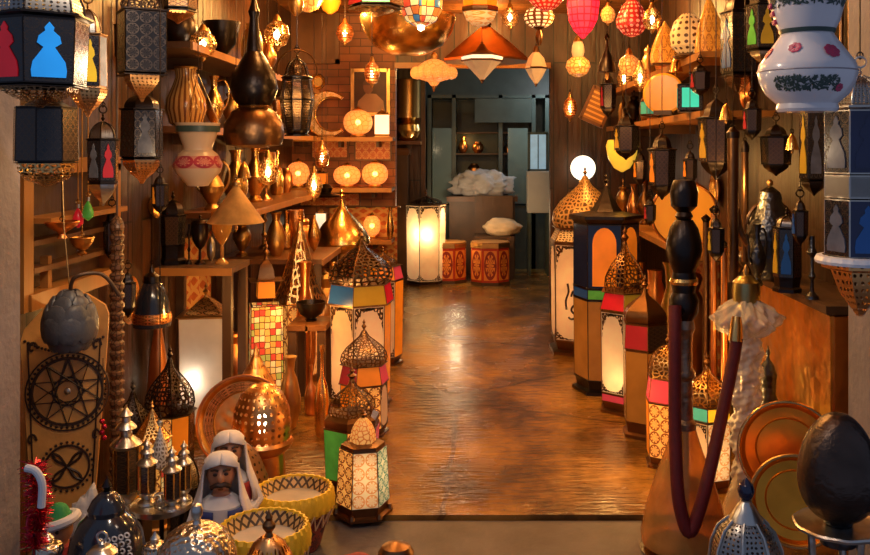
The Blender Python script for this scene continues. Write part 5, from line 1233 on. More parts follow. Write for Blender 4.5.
pend('pendant_lamp', 'diamond shaped amber glass pendant lamp near the doorway edge', 536, 7.2, [('lower_glass', [(1.5, 84), (7, 76), (11, 68)], 'pane_white', 6), ('upper_glass', [(11, 68), (8, 58), (3, 52)], 'pane_cream', 6), ('rim', [(10.6, 69), (11.8, 68), (10.6, 67)], 'bronze', 6, 0, True), ('cap', [(3.4, 52.5), (3, 49), (1, 46)], 'bronze', 8), ('tip', [(.2, 87), (1.8, 84), (1.4, 82)], 'bronze', 8)])
pend('pendant_lamp', 'woven bowl shaped pendant lamp with small lit openings', 539, 6.6, [('bowl', [(8, 27), (13, 23), (15.5, 17), (13, 11), (8, 8)], 'woven_lit', 24), ('tassel', [(1, 46), (3, 43), (4, 36), (2.4, 30), (6, 27)], 'bronze', 12), ('cap', [(8, 8), (4, 5), (2, 3)], 'bronze', 12)])
pend('pendant_lamp', 'orange red beaded pendant lamp cut off at the top over the woven one', 546, 6.0, [('globe', [(3, 11), (10, 8), (17, 1), (19, -8), (15, -18), (6, -24)], 'red_beads', 24), ('cap', [(6, -24), (4, -28), (2, -31)], 'bronze', 12)])
pend('pendant_lamp', 'flower shaped frilly amber pendant lamp with a bright bulb by the portrait corner', 434, 7.6, [('frill', [(3, 86), (6, 82), (15, 79), (19, 73), (16, 66), (9, 61), (3, 59)], 'globe_lit', 10), ('tail', [(.2, 92), (2, 88), (3, 85)], 'copper', 8), ('cap', [(3, 59), (3.5, 55), (1, 52)], 'old_brass', 10)])
fl = [o for o in bpy.data.objects if o.get('label', '').startswith('flower shaped')][0]
m = MB(); s = s_of(7.6)
for k in range(14):
    a = 2 * PI * k / 14
    m.ball((19 * s * math.cos(a), 19 * s * math.sin(a), 19 * s), 5 * s, 8, (1, 1, 1.2))
m.build('petal_frill', 'globe_lit', fl)
pend('pendant_lamp', 'bright pink red glass pendant lamp with a draped lower edge', 583, 5.7, [('shade', [(1, 39), (5, 35), (10, 30), (15, 20), (17, 4), (15, -14), (8, -24)], 'red_mosaic', 8), ('cap', [(8, -24), (4, -29), (2, -32)], 'bronze', 8)])
pend('pendant_lamp', 'small red beaded teardrop pendant lamp next to the pink red one', 632, 5.4, [('drop', [(2, 37), (9, 34), (15, 27), (16, 20), (11, 8), (5, 0), (2, -5)], 'red_beads', 20), ('cap', [(2.4, -4), (3, -8), (1, -12)], 'bronze', 10)])
pend('pendant_lamp', 'small woven amber ball pendant with a glass chimney', 578, 7.3, [('ball', [(3, 77), (9, 74), (12.5, 67), (11, 61), (6, 57)], 'globe_dim', 20), ('chimney', [(5, 57), (6.5, 52), (6, 46), (4.5, 42)], 'pane_white', 14), ('cap', [(5, 42), (3, 38), (1, 35)], 'old_brass', 10)])
pend('pendant_lamp', 'round golden amber pendant lamp above the tilted wooden board', 629, 5.9, [('globe', [(3, 76), (8, 73), (11, 66), (9, 59), (4, 55)], 'globe_dim', 20), ('cap', [(4.4, 55.5), (3, 51), (1, 48)], 'old_brass', 10)])
for px, Y, w, y1, mt, lb in ((308, 6.4, 30, 12, 'globe_dim', 'amber pendant lamp cut off at the top over the ochre board'), (330, 7.0, 22, 14, 'pane_amber', 'small amber pendant between the ochre board and the brass dish'), (296, 5.6, 16, 16, 'old_brass', 'small brass pendant bell over the hanging dark urn')):
    pend('pendant_lamp', lb, px, Y, [('shade', [(w * .1, y1), (w * .35, y1 - 4), (w * .5, y1 - 12), (w * .42, y1 - 20), (w * .15, y1 - 27)], mt, 16), ('cap', [(w * .17, y1 - 26), (w * .1, y1 - 30)], 'bronze', 10)])
lan('hanging_lantern', 'dark hanging lantern with teal panes cut off at the top beside the mosaic pendant', 376, 5.5, (-34, -28, -18, 6, 9), (34, 60, 56), [(-15, 6, 52, 54, ['pane_teal', 'glass_smoke', 'pane_dim_yellow', 'glass_black', 'glass_black', 'pane_dim_red'])], metal='dark_metal', domemat='pierced_dark', hang=True, skirt=(bowlpts(48, 9, 8), 'pierced_brass'))
lan('hanging_lantern', 'dark hanging lantern with a yellow glow among the brass on the high dark shelf side', 178, 3.85, (-30, -22, -10, 8, 12), (30, 40, 38), [(-8, 8, 36, 36, ['pane_amber_lace', 'glass_smoke', 'glass_black', 'glass_black', 'glass_black', 'glass_smoke'])], metal='dark_metal', domemat='pierced_dark', hang=True, skirt=(bowlpts(34, 12, 12), 'pierced_copper'))
# white ball lamp on its bracket
bl = thing('wall_sconce', 'glowing white ball lamp on a brass arm on the brown wall over the ivory lantern', 'lamp', P(583, 168, 8.05)); s = s_of(8.05)
MB().ball((0, 0, 0), 12.5 * s, 24).build('globe', 'globe_white', bl)
MB().lathe([(4 * s, -12.6 * s), (5 * s, -13.8 * s), (3 * s, -15 * s)], 12).build('holder', 'brass', bl)
MB().tube(smooth([(0, 0, -14.6 * s), (0, .02, -18 * s), (0, .10, -19 * s), (0, .20, -17 * s)], 5), .008, 8).build('arm', 'brass', bl)

# ================================================================ things on and over the side shelves (shelf tops 2.00, 1.70, .945)
def sh(kind, px, y0, w, Y, z, mat, label, name=None, **kw):
    vessel(kind, name or kind, label, name or kind, px, y0, VY + (EYE - z) * FPX / Y, w, Y, mat, z=z, **kw)
# top shelf
Y = 4.9; yb = VY + (EYE - 2.0) * FPX / Y
turned('pierced_lamp', 'round pierced cream lamp lying on its dark foot on the top orange shelf', 'lamp', 688, Y, [('globe', [(9, yb - 4), (17, yb - 12), (18, yb - 24), (14, yb - 36), (6, yb - 44)], mk('pierced_cream', (.85, .58, .22), .4, 0, pat=('cells', 14, 7, .26), col2=(.10, .04, .01), emit=.25, emit2=.0), 28), ('foot', [(14, yb), (15, yb - 2), (9, yb - 5)], 'bronze', 20)], z=2.0)
def sail(name, label, px, y0, y1, w, Y, z, mat):
    s = s_of(Y); H = (y1 - y0) * s; W = w * s
    r = thing(name, label, 'wall lamp', (P(px, 0, Y).x, Y, z)); m = MB()
    rows = []
    for j in range(13):
        t = j / 12; hw = W * (.5 * math.sin(PI * (.14 + .86 * t) * .5 + .0) if t < .0 else .5 * (1 - t ** 1.6) + .01)
        rows.append([(hw * math.cos(a) - W * .1 * t, -.05 * math.sin(a) * (1 - t * .8) - .0, .012 + (H - .012) * t) for a in [PI * (i / 10) for i in range(11)]])
    vs = [[m.b.verts.new(Vector(p)) for p in q] for q in rows]
    for j in range(12):
        for i in range(10): m.face([vs[j][i], vs[j][i + 1], vs[j + 1][i + 1], vs[j + 1][i]], [(i / 10, j / 12), ((i + 1) / 10, j / 12), ((i + 1) / 10, (j + 1) / 12), (i / 10, (j + 1) / 12)])
        m.face([vs[j][10], vs[j][0], vs[j + 1][0], vs[j + 1][10]])
    m.face([vs[0][i] for i in range(11)]); m.build('shade', mat, r)
    MB().box((0, 0, .006), (W * .9, .08, .012)).build('base', 'bronze', r)
    return r
sail('wall_lamp', 'curved golden sail shaped lamp standing on the top orange shelf', 668, -2, 42, 36, 5.3, 2.0, 'gold_shade')
sail('wall_lamp', 'tall orange lampshade behind the round pierced cream lamp on the top shelf', 712, -10, 50, 34, 4.75, 2.0, 'gold_shade')
sh('vase', 661, 28, 16, 5.9, 2.0, 'copper', 'copper vase on the top orange shelf behind the sail lamp')
sh('jar', 648, 44, 14, 6.6, 2.0, 'old_brass', 'brass jar at the far end of the top orange shelf', lid='old_brass')
# middle shelf: arc plate, teal square lantern
Y = 5.0; s = s_of(Y)
pl = thing('arc_plate', 'big orange glass disc standing on edge behind the square teal lantern', 'plate', (P(668, 0, Y).x, 5.12, 1.70), (0, 0, -.35)); R = 21 * s
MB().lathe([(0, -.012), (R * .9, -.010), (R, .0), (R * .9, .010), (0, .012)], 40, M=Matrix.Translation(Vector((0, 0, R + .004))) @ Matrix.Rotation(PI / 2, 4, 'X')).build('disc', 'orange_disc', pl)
MB().box((0, 0, .012), (.10, .09, .024)).build('stand', 'wood_dark', pl)
lan('lantern', 'square lantern with a bright teal pane on the middle orange shelf', 690, 4.78, (70, 76, 84, 110, 150 + (EYE - 1.7) * 900 / 4.78), (26, 36, 34), [(86, 110, 33, 33, [('glass_black', ('sq', 'screen_teal')), 'pane_amber', 'glass_black', ('glass_black', ('sq', 'pane_teal'))])], n=4, metal='dark_metal', domemat='dark_metal', z=1.70, dome='tent', rz=-.2)
lan('lantern', 'small teal glass lantern farther along the middle orange shelf', 650, 5.6, (92, 96, 101, 114, 150 + (EYE - 1.7) * 900 / 5.6), (14, 22, 20), [(102, 114, 18, 18, ['pane_teal'] * 6)], metal='bronze', domemat='bronze', z=1.70, dome='dome')
sh('urn', 634, 88, 15, 7.1, 1.70, 'dark_metal', 'dark lidded urn on the middle orange shelf', lid='dark_metal')
sh('bottle', 623, 88, 10, 7.6, 1.70, 'old_brass', 'brass bottle on the middle orange shelf near its far end')
sh('vase', 646, 88, 14, 6.6, 1.70, 'bronze', 'bronze vase on the middle orange shelf beside the dark lidded urn')
tb = thing('framed_board', 'small framed gold board hanging tilted beside the shelves', 'board', P(591, 122, 7.4), (0, -.42 + .84, 0)); s = s_of(7.4)
MB().box((0, 0, 17 * s), (22 * s, .02, 34 * s)).build('board', mk('carved_gold', (.62, .30, .07), .4, 0, pat=('bands', 1, 7, .30), col2=(.25, .10, .02), bump='pat', bst=.4), tb)
f = MB()
for c, q in (((-11.5 * s, 0, 17 * s), (.025, .035, 36 * s)), ((11.5 * s, 0, 17 * s), (.025, .035, 36 * s)), ((0, 0, 0), (23 * s, .035, .025)), ((0, 0, 34 * s), (23 * s, .035, .025))): f.box(c, q)
f.build('frame', 'wood_warm', tb); m = MB(); m.tube([(0, 0, 34 * s), (.34, 0, .62)], .003, 5); m.build('cord', 'wood_dark', tb)
# hanging dark lamps under the middle shelf and in front of the shelves
def dark_lamp(label, px, Y, y0, y1, w, glow='pane_amber', n=6):
    h = y1 - y0
    return lan('hanging_lantern', label, px, Y, (y0, y0 + h * .08, y0 + h * .28, y0 + h * .78, y0 + h * .80), (w * .7, w, w * .9), [(y0 + h * .32, y0 + h * .78, w * .86, w * .8, ['glass_smoke', 'glass_black', 'glass_black', 'glass_black', 'glass_black', ('glass_black', ('pin', glow))])], n=n, metal='dark_metal', domemat='dark_metal', hang=True, dome='bell', skirt=(bowlpts(w * .8, y0 + h * .80, h * .2), 'dark_metal'))
dark_lamp('dark hanging lantern with a dim yellow pane in front of the middle shelf', 626, 5.3, 112, 160, 28, 'pane_dim_yellow')
dark_lamp('dark hanging lantern with small amber panes over the great orange disc', 662, 4.75, 128, 200, 30, 'pane_amber')
dark_lamp('narrow dark hanging lantern close to the tilted gold board', 608, 6.3, 70, 118, 18, 'pane_dim_red')
pend('hanging_bell', 'dark ornate hanging bell with a long stem beside the tilted gold board', 607, 5.9, [('bell', [(9, 72), (8, 64), (5, 56), (2, 50), (1.2, 40), (3, 38), (1, 34)], 'dark_metal', 16), ('clapper', [(.2, 80), (2, 78), (2, 74), (.6, 70)], 'old_brass', 8)], cat='bell')
pend('glass_dish', 'yellow glowing glass dish hanging behind the dark lanterns under the middle shelf', 622, 6.4, [('dish', [(1, 172), (8, 168), (14, 158), (16, 146), (14, 140), (13, 148), (6, 164)], lit('dish_yellow', (.95, .62, .06), .5), 24, 0, True)], cat='dish')  # the dish's glow is put in as emission
# the great orange disc on the lower shelf
Y = 4.95; R = 33 * s_of(Y)
gd = thing('orange_disc', 'great glowing orange disc standing on the lower orange shelf', 'plate', (P(684, 0, Y).x + .03, Y + .12, .945), (0, 0, -.12))
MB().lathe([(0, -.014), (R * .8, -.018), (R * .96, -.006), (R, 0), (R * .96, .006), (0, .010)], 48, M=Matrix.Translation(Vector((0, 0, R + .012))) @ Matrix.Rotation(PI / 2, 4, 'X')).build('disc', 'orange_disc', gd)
MB().ring((0, 0, R + .012), R, .010, axis='Y', segs=48).build('rim', 'copper', gd)
MB().box((0, .01, .014), (.16, .10, .028)).build('stand', 'wood_dark', gd)
# lower shelf
sh('bottle', 660, 184, 13, 6.15, .945, 'copper', 'slim copper bottle on the lower orange shelf beside the great disc')
sh('ewer', 645, 180, 16, 6.7, .945, 'bronze', 'bronze ewer on the lower orange shelf', handle=True, spout=True)
sh('vase', 634, 184, 14, 7.1, .945, 'copper', 'copper vase on the lower orange shelf behind the bronze ewer')
sh('urn', 623, 178, 14, 7.55, .945, 'old_brass', 'lidded brass urn toward the far end of the lower orange shelf', lid='old_brass')
# ---- copper clad counter
cx = 1.31; Y0, Y1 = 3.30, 4.22
cc = thing('copper_counter', 'counter with a hammered copper sheet front and a dark wooden top below the shelves', 'counter', ((cx + RW) / 2, (Y0 + Y1) / 2, 0))
hw = (RW - cx) / 2 - .005
MB().box((0, 0, .45), (2 * hw, Y1 - Y0, .90)).build('carcass', 'wood_dark', cc)
MB().box((-hw - .006, 0, .45), (.012, Y1 - Y0, .88)).build('copper_sheet', 'hammered_copper', cc)
MB().box((0, -(Y1 - Y0) / 2 - .006, .45), (2 * hw, .012, .88)).build('end_panel', 'copper', cc)
MB().box((-.015, 0, .915), (2 * hw + .04, Y1 - Y0 + .04, .03)).build('worktop', 'wood_dark', cc)
CT = .931
# pots on the counter
tp = thing('teapot', 'dark round teapot with a tall arched handle on the copper counter', 'teapot', (P(770, 0, 3.95).x, 3.95, CT)); s = s_of(3.95)
yb = VY + (EYE - CT) * FPX / 3.95; H = (yb - 190) * s; R = 24 * s
MB().lathe([(R * .6, 0), (R * .7, .01), (R, H * .4), (R * .92, H * .62), (R * .5, H * .86), (R * .45, H * .9)], 24).build('body', 'gunmetal', tp)
l = MB().lathe([(R * .5, H * .9), (R * .4, H * .98), (R * .1, H * 1.04)], 20).build('lid', 'gunmetal', tp); MB().ball((0, 0, H * 1.08), R * .14, 10).build('knob', 'old_brass', l)
MB().ring((0, 0, H * .62), R * .95, .008, axis='Y', segs=24, a0=0, a1=PI).build('handle', 'bronze', tp)
MB().tube(smooth([(-R * .9, 0, H * .4), (-R * 1.25, 0, H * .55), (-R * 1.35, 0, H * .8)], 5), [.02, .019, .018, .017, .016, .015, .014, .013, .012, .011, .010], 8).build('spout', 'bronze', tp)
lan('lantern', 'dark little lantern with yellow and blue panes on the copper counter', 787, 3.62, (206, 216, 226, 276, 150 + (EYE - CT) * 900 / 3.62), (22, 30, 28), [(229, 276, 26, 26, [PIN('pane_dim_blue'), 'glass_smoke', 'glass_black', 'glass_black', 'glass_black', PIN('pane_dim_yellow')])], metal='dark_metal', domemat='pierced_dots', z=CT, dome='dome', rz=-.4)
vessel('urn', 'urn', 'dark silver lidded urn on the copper counter beside the teapot', 'urn', 748, 238, 150 + (EYE - CT) * 900 / 4.12, 22, 4.12, 'gunmetal', z=CT, lid='gunmetal')
vessel('candle', 'candlestick', 'dark candlestick at the door end of the copper counter', 'candlestick', 812, 236, 150 + (EYE - CT) * 900 / 3.44, 17, 3.44, 'gunmetal', z=CT)
lan('hanging_lantern', 'dark square hanging lantern with a blue glass figure beside the ceramic lamp', 738, 4.15, (-16, -6, 10, 72, 76), (28, 38, 36), [(14, 72, 34, 34, ['glass_black', 'glass_black', 'glass_black', PIN('pane_dim_blue')])], n=4, metal='dark_metal', domemat='dark_metal', hang=True, dome='dome', rz=.5, skirt=(bowlpts(32, 76, 18), 'pierced_bronze'))
lan('hanging_lantern', 'dark hanging lantern with a green glass figure half behind the ceramic lamp', 764, 3.7, (-24, -14, 4, 48, 52), (28, 36, 34), [(7, 48, 33, 33, [PIN('pane_dim_yellow'), 'glass_smoke', 'glass_black', 'glass_black', 'glass_black', PIN('pane_green')])], metal='dark_metal', domemat='dark_metal', hang=True, dome='dome', rz=.2, skirt=(bowlpts(30, 52, 14), 'silver'))
lan('hanging_lantern', 'narrow black hanging lantern with a pale glass figure beside the big blue lantern', 814, 3.3, (84, 94, 108, 178, 182), (22, 30, 28), [(111, 178, 27, 27, [PIN('glass_pale'), 'glass_smoke', 'glass_black', 'glass_black', 'glass_black', PIN('pane_dim_yellow')])], metal='dark_metal', domemat='dark_metal', hang=True, dome='dome', rz=.15, skirt=(bowlpts(26, 182, 14), 'dark_metal'))
lan('hanging_lantern', 'big blue glass hanging lantern with white figures and a scalloped brim beside the stone jamb', 860, 2.35, (66, 76, 104, 254, 258), (52, 74, 70),
    [(112, 172, 66, 66, [PIN('glass_navy', 'glass_navy'), 'glass_navy', 'glass_black', 'glass_black', 'glass_black', PIN('glass_pale')]), (176, 196, 66, 66, ['pierced_dots'] * 6), (200, 254, 66, 66, [PIN('pane_dim_blue', 'glass_navy'), 'glass_navy', 'glass_black', 'glass_black', 'glass_black', PIN('glass_pale')])],
    metal='silver', domemat='pierced_dots', hang=True, dome='dome', rz=.25, skirt=([(33, 258), (38, 262), (37, 267), (28, 270), (20, 292), (10, 306), (3, 316)], 'pierced_copper'))
bl_ = [o for o in bpy.data.objects if o.get('label', '').startswith('big blue glass')][0]; s = s_of(2.35)
MB().lathe([(35 * s, -4 * s), (41 * s, -5 * s), (42 * s, -2 * s), (40 * s, 2 * s), (35 * s, 3 * s)], 96, caps=False, wob=lambda a, z: 1 + .03 * abs(math.sin(a * 12))).build('scalloped_brim', mk('white_enamel', (.75, .76, .80), .4), bl_)
# hanging gathers of dark metal over the counter
for px, Y, y0, y1, w, lb, k in ((716, 4.3, 92, 180, 40, 'large dark hanging urn lantern in front of the square teal lantern', 'pane_dim_yellow'), (700, 4.5, 62, 96, 22, 'small dark hanging lantern under the round pierced cream lamp', 'pane_dim_red'), (776, 4.1, 120, 176, 34, 'dark hanging lantern over the teapot', 'glass_smoke')):
    dark_lamp(lb, px, Y, y0, y1, w, k)
for px, Y, y0, y1, lb in ((733, 3.9, 136, 282, 'dark brass tube standing upright at the near end of the shelves'), (745, 4.05, 150, 262, 'thin dark brass tube beside the thicker upright one')):
    turned('hanging_tube', lb, 'tube', px, Y, [('tube', [(5.5 if px == 733 else 3.5, y1), (5.5 if px == 733 else 3.5, y0)], 'bronze', 16), ('cap', [(6.5 if px == 733 else 4.2, y0 + 2), (6.5 if px == 733 else 4.2, y0 - 4), (2, y0 - 9)], 'dark_metal', 16)], chain=True)
# bamboo / rod curtain on the dark wall
for i in range(12):
    y = 3.15 + i * .085; st = thing('hanging_rod', 'dark brass rod hanging in a row on the dark wall over the copper counter', 'rod', (RW - .03, y, 1.42), group='rods hanging over the copper counter') if i == 0 else None
    if st:
        rod0 = st; MB().lathe([(.0, 0), (.009, .006), (.009, 1.10), (.006, 1.12)], 10).build('rod', 'bronze', st)
        MB().tube([(0, 0, 1.12), (0, 0, 1.325)], .0025, 5).build('cord', 'wood_dark', st)
    else: copy_tree(rod0, (RW - .03, y, 1.42))

# ================================================================ white ceramic hanging lamp
Y = 2.12; s = s_of(Y)
wl = turned('ceramic_lamp', 'big white ceramic hanging lamp with pink flowers and dark green leaf bands', 'lamp', 807, Y,
    [('lower_body', [(28, 112), (30, 109), (29, 104), (40, 94), (46, 82), (48, 72), (46, 64), (36, 50), (26, 36), (25, 33)], 'ceramic', 40), ('waist', [(25, 33.5), (27, 30), (31, 22), (34, 10), (38, -4), (44, -22), (42, -22), (33, 8), (25, 30)], 'ceramic', 40, 0, True),
     ('rim_line', [(47.5, 73.2), (48.35, 72), (47.5, 70.8)], mk('glaze_line', (.30, .26, .28), .3, 0), 40, 0, True), ('waist_line', [(26.4, 34), (27.0, 32), (27.4, 30)], 'paint_green', 40, 0, True)], base=112, chain='dark_metal')
def on_lathe(prof, a, py, off=.0015):
    """point on the outer wall at angle a and picture height py, with its normal"""
    for (r0, y0), (r1, y1) in zip(prof, prof[1:]):
        if min(y0, y1) <= py <= max(y0, y1) and y0 != y1:
            t = (py - y0) / (y1 - y0); r = r0 + (r1 - r0) * t
            sl = math.atan2(r1 - r0, y0 - y1)
            n = Vector((math.cos(a) * math.cos(sl), math.sin(a) * math.cos(sl), -math.sin(sl)))
            return Vector((r * s * math.cos(a), r * s * math.sin(a), (112 - py) * s)) + n * off, n
    return None
PR = [(28, 112), (30, 109), (29, 104), (40, 94), (46, 82), (48, 72), (46, 64), (36, 50), (26, 36)]
PU = [(25, 33.5), (27, 30), (31, 22), (34, 10), (38, -4), (44, -22)]
fa = math.atan2(-FPX, -(807 - 475))
for a, py, R in ((fa - .30, 51, 6.0), (fa + .60, 55, 7.8), (fa - 1.15, 54, 6), (fa + .75, 90, 4.2), (fa + 1.9, 52, 5), (fa + 3.1, 52, 5), (fa - 2.2, 52, 5)):
    p, n = on_lathe(PR, a, py)
    q = n.to_track_quat('Z', 'Y').to_matrix().to_4x4(); q.translation = p; m = MB()
    for k in range(7):
        b = 2 * PI * k / 7; m.ball((R * .62 * s * math.cos(b), R * .62 * s * math.sin(b), 0), R * .48 * s, 8, (1, 1, .10), M=q)
    if R > 6: m.ball((0, 0, 0), R * .5 * s, 8, (1, 1, .12), M=q)
    m.build('flower_glaze', 'paint_rose', wl)
m = MB(); rnd = random.Random(5)
def leaves(PRF, y0, y1, n, half):
    for k in range(n):
        a = fa + rnd.uniform(-half, half); py = rnd.uniform(y0, y1)
        got = on_lathe(PRF, a, py)
        if not got: continue
        p, nn = got; q = nn.to_track_quat('Z', 'Y').to_matrix().to_4x4() @ Matrix.Rotation(rnd.uniform(0, PI), 4, 'Z'); q.translation = p
        m.ball((0, 0, 0), rnd.uniform(1.3, 2.1) * s, 6, (1.5, .55, .10), M=q)
leaves(PR, 79, 92, 190, .70); m.build('leaf_glaze', 'paint_green', wl); m = MB(); leaves(PU, -10, 9, 260, 1.4)
m.build('leaf_glaze', 'paint_green', wl)
m = MB()
for a in (fa - 1.2, fa - 1.35):
    for py in (-14, -4, 6, 14, 22):
        got = on_lathe(PU, a, py)
        if got: m.ball(got[0], 3 * s, 8, (.8, .8, 1))
m.build('rose_edge', 'paint_rose', wl)

# ================================================================ brass trays against the counter
tr = tray('brass_tray', 'large round brass tray leaning against the copper counter behind the other tray', 788, 450, 48, 3.24, .16, -.30, mk('tray_warm_tint', (.95, .40, .045), .33, 1, var=.35, bump='hammer', bsc=30, bst=.1), rim='brass', inner=None)  # orange tint stands in for warm lamps mirrored in the brass
tr2 = tray('brass_tray', 'round brass tray leaning against the other brass tray just behind the dark egg', 795, 500, 44, 3.04, .20, -.25, 'tray_warm_tint', rim='old_brass', inner=None)
cr = thing('crate', 'low wooden crate under the two brass trays', 'crate', (1.135, 3.08, STEP))
for zz in (.04, .13): MB().box((0, 0, zz), (.36, .40, .075)).build('plank', 'wood_dark', cr)
MB().box((0, 0, .174), (.37, .41, .012)).build('crate_lid', 'wood_warm', cr)
# ================================================================ dark metal egg on its stand
Y = 2.35; s = s_of(Y); ztop = EYE - (524 - VY) / FPX * Y
es = thing('plant_stand', 'dark metal round stand on three legs under the hammered egg', 'stand', (P(838, 0, Y).x, Y, STEP)); R = 43 * s; hz = ztop - STEP
MB().lathe([(0, hz - .012), (R * .9, hz - .010), (R, hz - .006), (R * 1.01, hz + .0), (R * .97, hz + .004), (R * .9, hz), (0, hz)], 48, wob=lambda a, z: 1 + .015 * math.sin(10 * a)).build('top_plate', 'silver', es)
MB().lathe([(.05, hz - .012), (.045, hz - .05)], 24, caps=False).build('collar', 'gunmetal', es)
for k in range(3):
    a = -PI / 2 + .5 + 2 * PI * k / 3
    MB().tube(smooth([(R * .62 * math.cos(a), R * .62 * math.sin(a), hz - .012), (R * .55 * math.cos(a), R * .55 * math.sin(a), hz * .5), (R * .8 * math.cos(a), R * .8 * math.sin(a), .010)], 6), .010, 8).build('leg', 'silver', es)
eg = thing('metal_egg', 'large dark hammered metal egg standing on the three legged stand', 'egg ornament', (P(838, 0, Y).x, Y, ztop + .0005))
EH = (519 - 410) * s; ER = 39 * s
MB().lathe([(ER * .34, 0), (ER * .36, .006), (ER * .3, .012)], 24).build('foot_ring', 'gunmetal', eg)
MB().lathe([(max(ER * math.sin(PI * t) ** .92 * (1 + .16 * math.cos(PI * t)), 0) * .985, .006 + EH * (.5 - .5 * math.cos(PI * t))) for t in [i / 24 for i in range(25)]], 40).build('shell', mk('egg_metal', (.075, .050, .040), .27, .8, var=.6, vs=14, bump='noise', bsc=60, bst=.35), eg)
# ================================================================ pierced lamp with dark ball finial
Y = 2.4; yb = VY + (EYE - STEP) * FPX / Y; s = s_of(Y)
pdm = turned('pierced_dome_lamp', 'silvery pierced dome lamp with a dark blue ball finial beside the egg stand', 'lamp', 746, Y,
    [('dome', [(36, 588), (36, 562), (34, 545), (27, 528), (16, 518)], 'pierced_dots', 8), ('collar', [(17, 519), (9, 506), (5, 501), (6, 499)], 'silver', 16), ('finial', [(3.5, 500), (7, 496), (8.5, 490), (7, 484), (3.5, 481), (1, 478)], mk('blue_ball', (.015, .02, .06), .12, .3, coat=.6), 20),
     ('base', [(30, yb), (38, yb - 6), (38, 600), (36.5, 587)], 'gunmetal', 8)], floor=True, base=yb)
m = MB()
for i in range(8):
    a = -PI / 2 + PI / 8 + i * PI / 4
    m.tube([(r * s * math.cos(a), r * s * math.sin(a), (yb - y) * s) for r, y in ((36.3, 588), (36.3, 562), (34.3, 545), (27.3, 528), (16.3, 518))], .004, 6)
m.build('rib_frame', 'silver', pdm)
# ================================================================ water pipes
Y = 3.42; yb = VY + (EYE - STEP) * FPX / Y; s = s_of(Y)
hp1 = turned('water_pipe', 'tall water pipe with a golden glass base and a thick red velvet hose', 'water pipe', 684, Y,
    [('glass_base', [(36, yb - 3), (42, yb - 8), (43, yb - 18), (38, 508), (29, 478), (19, 452), (12, 430), (11, 424)], 'amber_glass', 40), ('base_plate', [(40, yb), (44, yb - 2), (30, yb - 6)], 'dark_metal', 32),
     ('stem', [(5, yb - 20), (5, 430), (12, 428), (12, 422), (9, 418), (8.5, 380), (11, 376), (11, 371), (8.5, 367), (8.5, 334), (11, 328), (9, 318)], mk('stem_metal', (.30, .22, .16), .35, .9, var=.8, vs=30, bump='noise', bsc=45, bst=.6), 20), ('neck', [(9, 320), (14, 312), (15, 300), (11, 292), (13, 282), (11, 272), (15, 262), (18, 250), (17, 240), (14, 228), (9, 220)], 'dark_metal', 24),
     ('brass_band', [(13.5, 284), (14.5, 281), (13.5, 278)], 'brass', 24, 0, True), ('bowl', [(7, 220), (9, 216), (7, 212), (13, 206), (14, 192), (12, 184), (10, 180)], 'dark_metal', 20)], floor=True, base=yb)
Zl = lambda y: (yb - y) * s; Xl = lambda px: (px - 684) * s
hose = [P(px, py, Y + d) - hp1.location for px, py, d in ((675, 306, -.05), (675, 340, -.08), (675, 420, -.12), (677, 480, -.17), (681, 512, -.19), (689, 532, -.20), (698, 514, -.19), (710, 470, -.16), (722, 415, -.07), (733, 362, .0), (737, 338, .02))]
MB().tube(smooth(hose, 6), 6.2 * s, 14).build('hose', 'red_velvet', hp1)
MB().tube([(Xl(736.5), .018, Zl(342)), (Xl(738), .024, Zl(328)), (Xl(739), .03, Zl(318))], [7.2 * s, 6.4 * s, 4.6 * s], 14).build('mouthpiece', 'brass', hp1)
MB().tube([(0, -.01, Zl(310)), (Xl(676), -.05, Zl(309))], 5 * s, 12).build('hose_port', 'dark_metal', hp1)
# second water pipe, wrapped in clear film
Y = 3.62; yb = VY + (EYE - STEP) * FPX / Y; s = s_of(Y)
hp2 = turned('water_pipe', 'water pipe wrapped in crumpled clear plastic with a brass bell shaped top', 'water pipe', 746, Y,
    [('stem', [(10, 470), (6, 460), (5, 320), (4, 316)], 'silver', 16), ('bell_top', [(4, 320), (6, 312), (13, 304), (14, 292), (13, 282), (7, 276), (4, 275)], mk('green_brass', (.42, .36, .16), .3, 1, var=.3), 24), ('tip', [(2.4, 276), (3, 270), (1.6, 266), (.2, 264)], 'old_brass', 10),
     ('base', [(20, yb), (24, yb - 8), (22, 505), (15, 485), (10, 470)], 'clear_glass', 32)], floor=True, base=yb)
w = MB(); rnd = random.Random(8)
w.lathe([((12 + 1.2 * math.sin(j * .42) + 1.0 * math.sin(j * .19) + (j / 104) * 3) * s, (yb - (500 - j * 1.6)) * s) for j in range(105)], 64, wob=lambda a, z: 1 + .12 * math.sin(3 * a + z * 31) + .08 * math.sin(7 * a - z * 57) + .05 * math.sin(13 * a + z * 140) + .05 * math.sin(5 * a - z * 210), caps=False)
w.build('film_wrap', 'plastic_film', hp2, sharp=170)
w = MB(); w.lathe([((10 + 21 * math.sin(PI * (j / 30) ** .9)) * s, (yb - (338 - 40 * j / 30)) * s) for j in range(31)], 90, wob=lambda a, z: 1 + .12 * math.sin(5 * a + z * 40) + .08 * math.sin(11 * a - z * 70) + .05 * math.sin(19 * a + z * 130) + .04 * math.sin(29 * a - z * 90), caps=False)
w.build('film_gather', mk('plastic_thin', (.80, .80, .82), .10, 0, var=.15, bump='noise', bsc=30, bst=1.0, thin=.58), hp2, sharp=170)
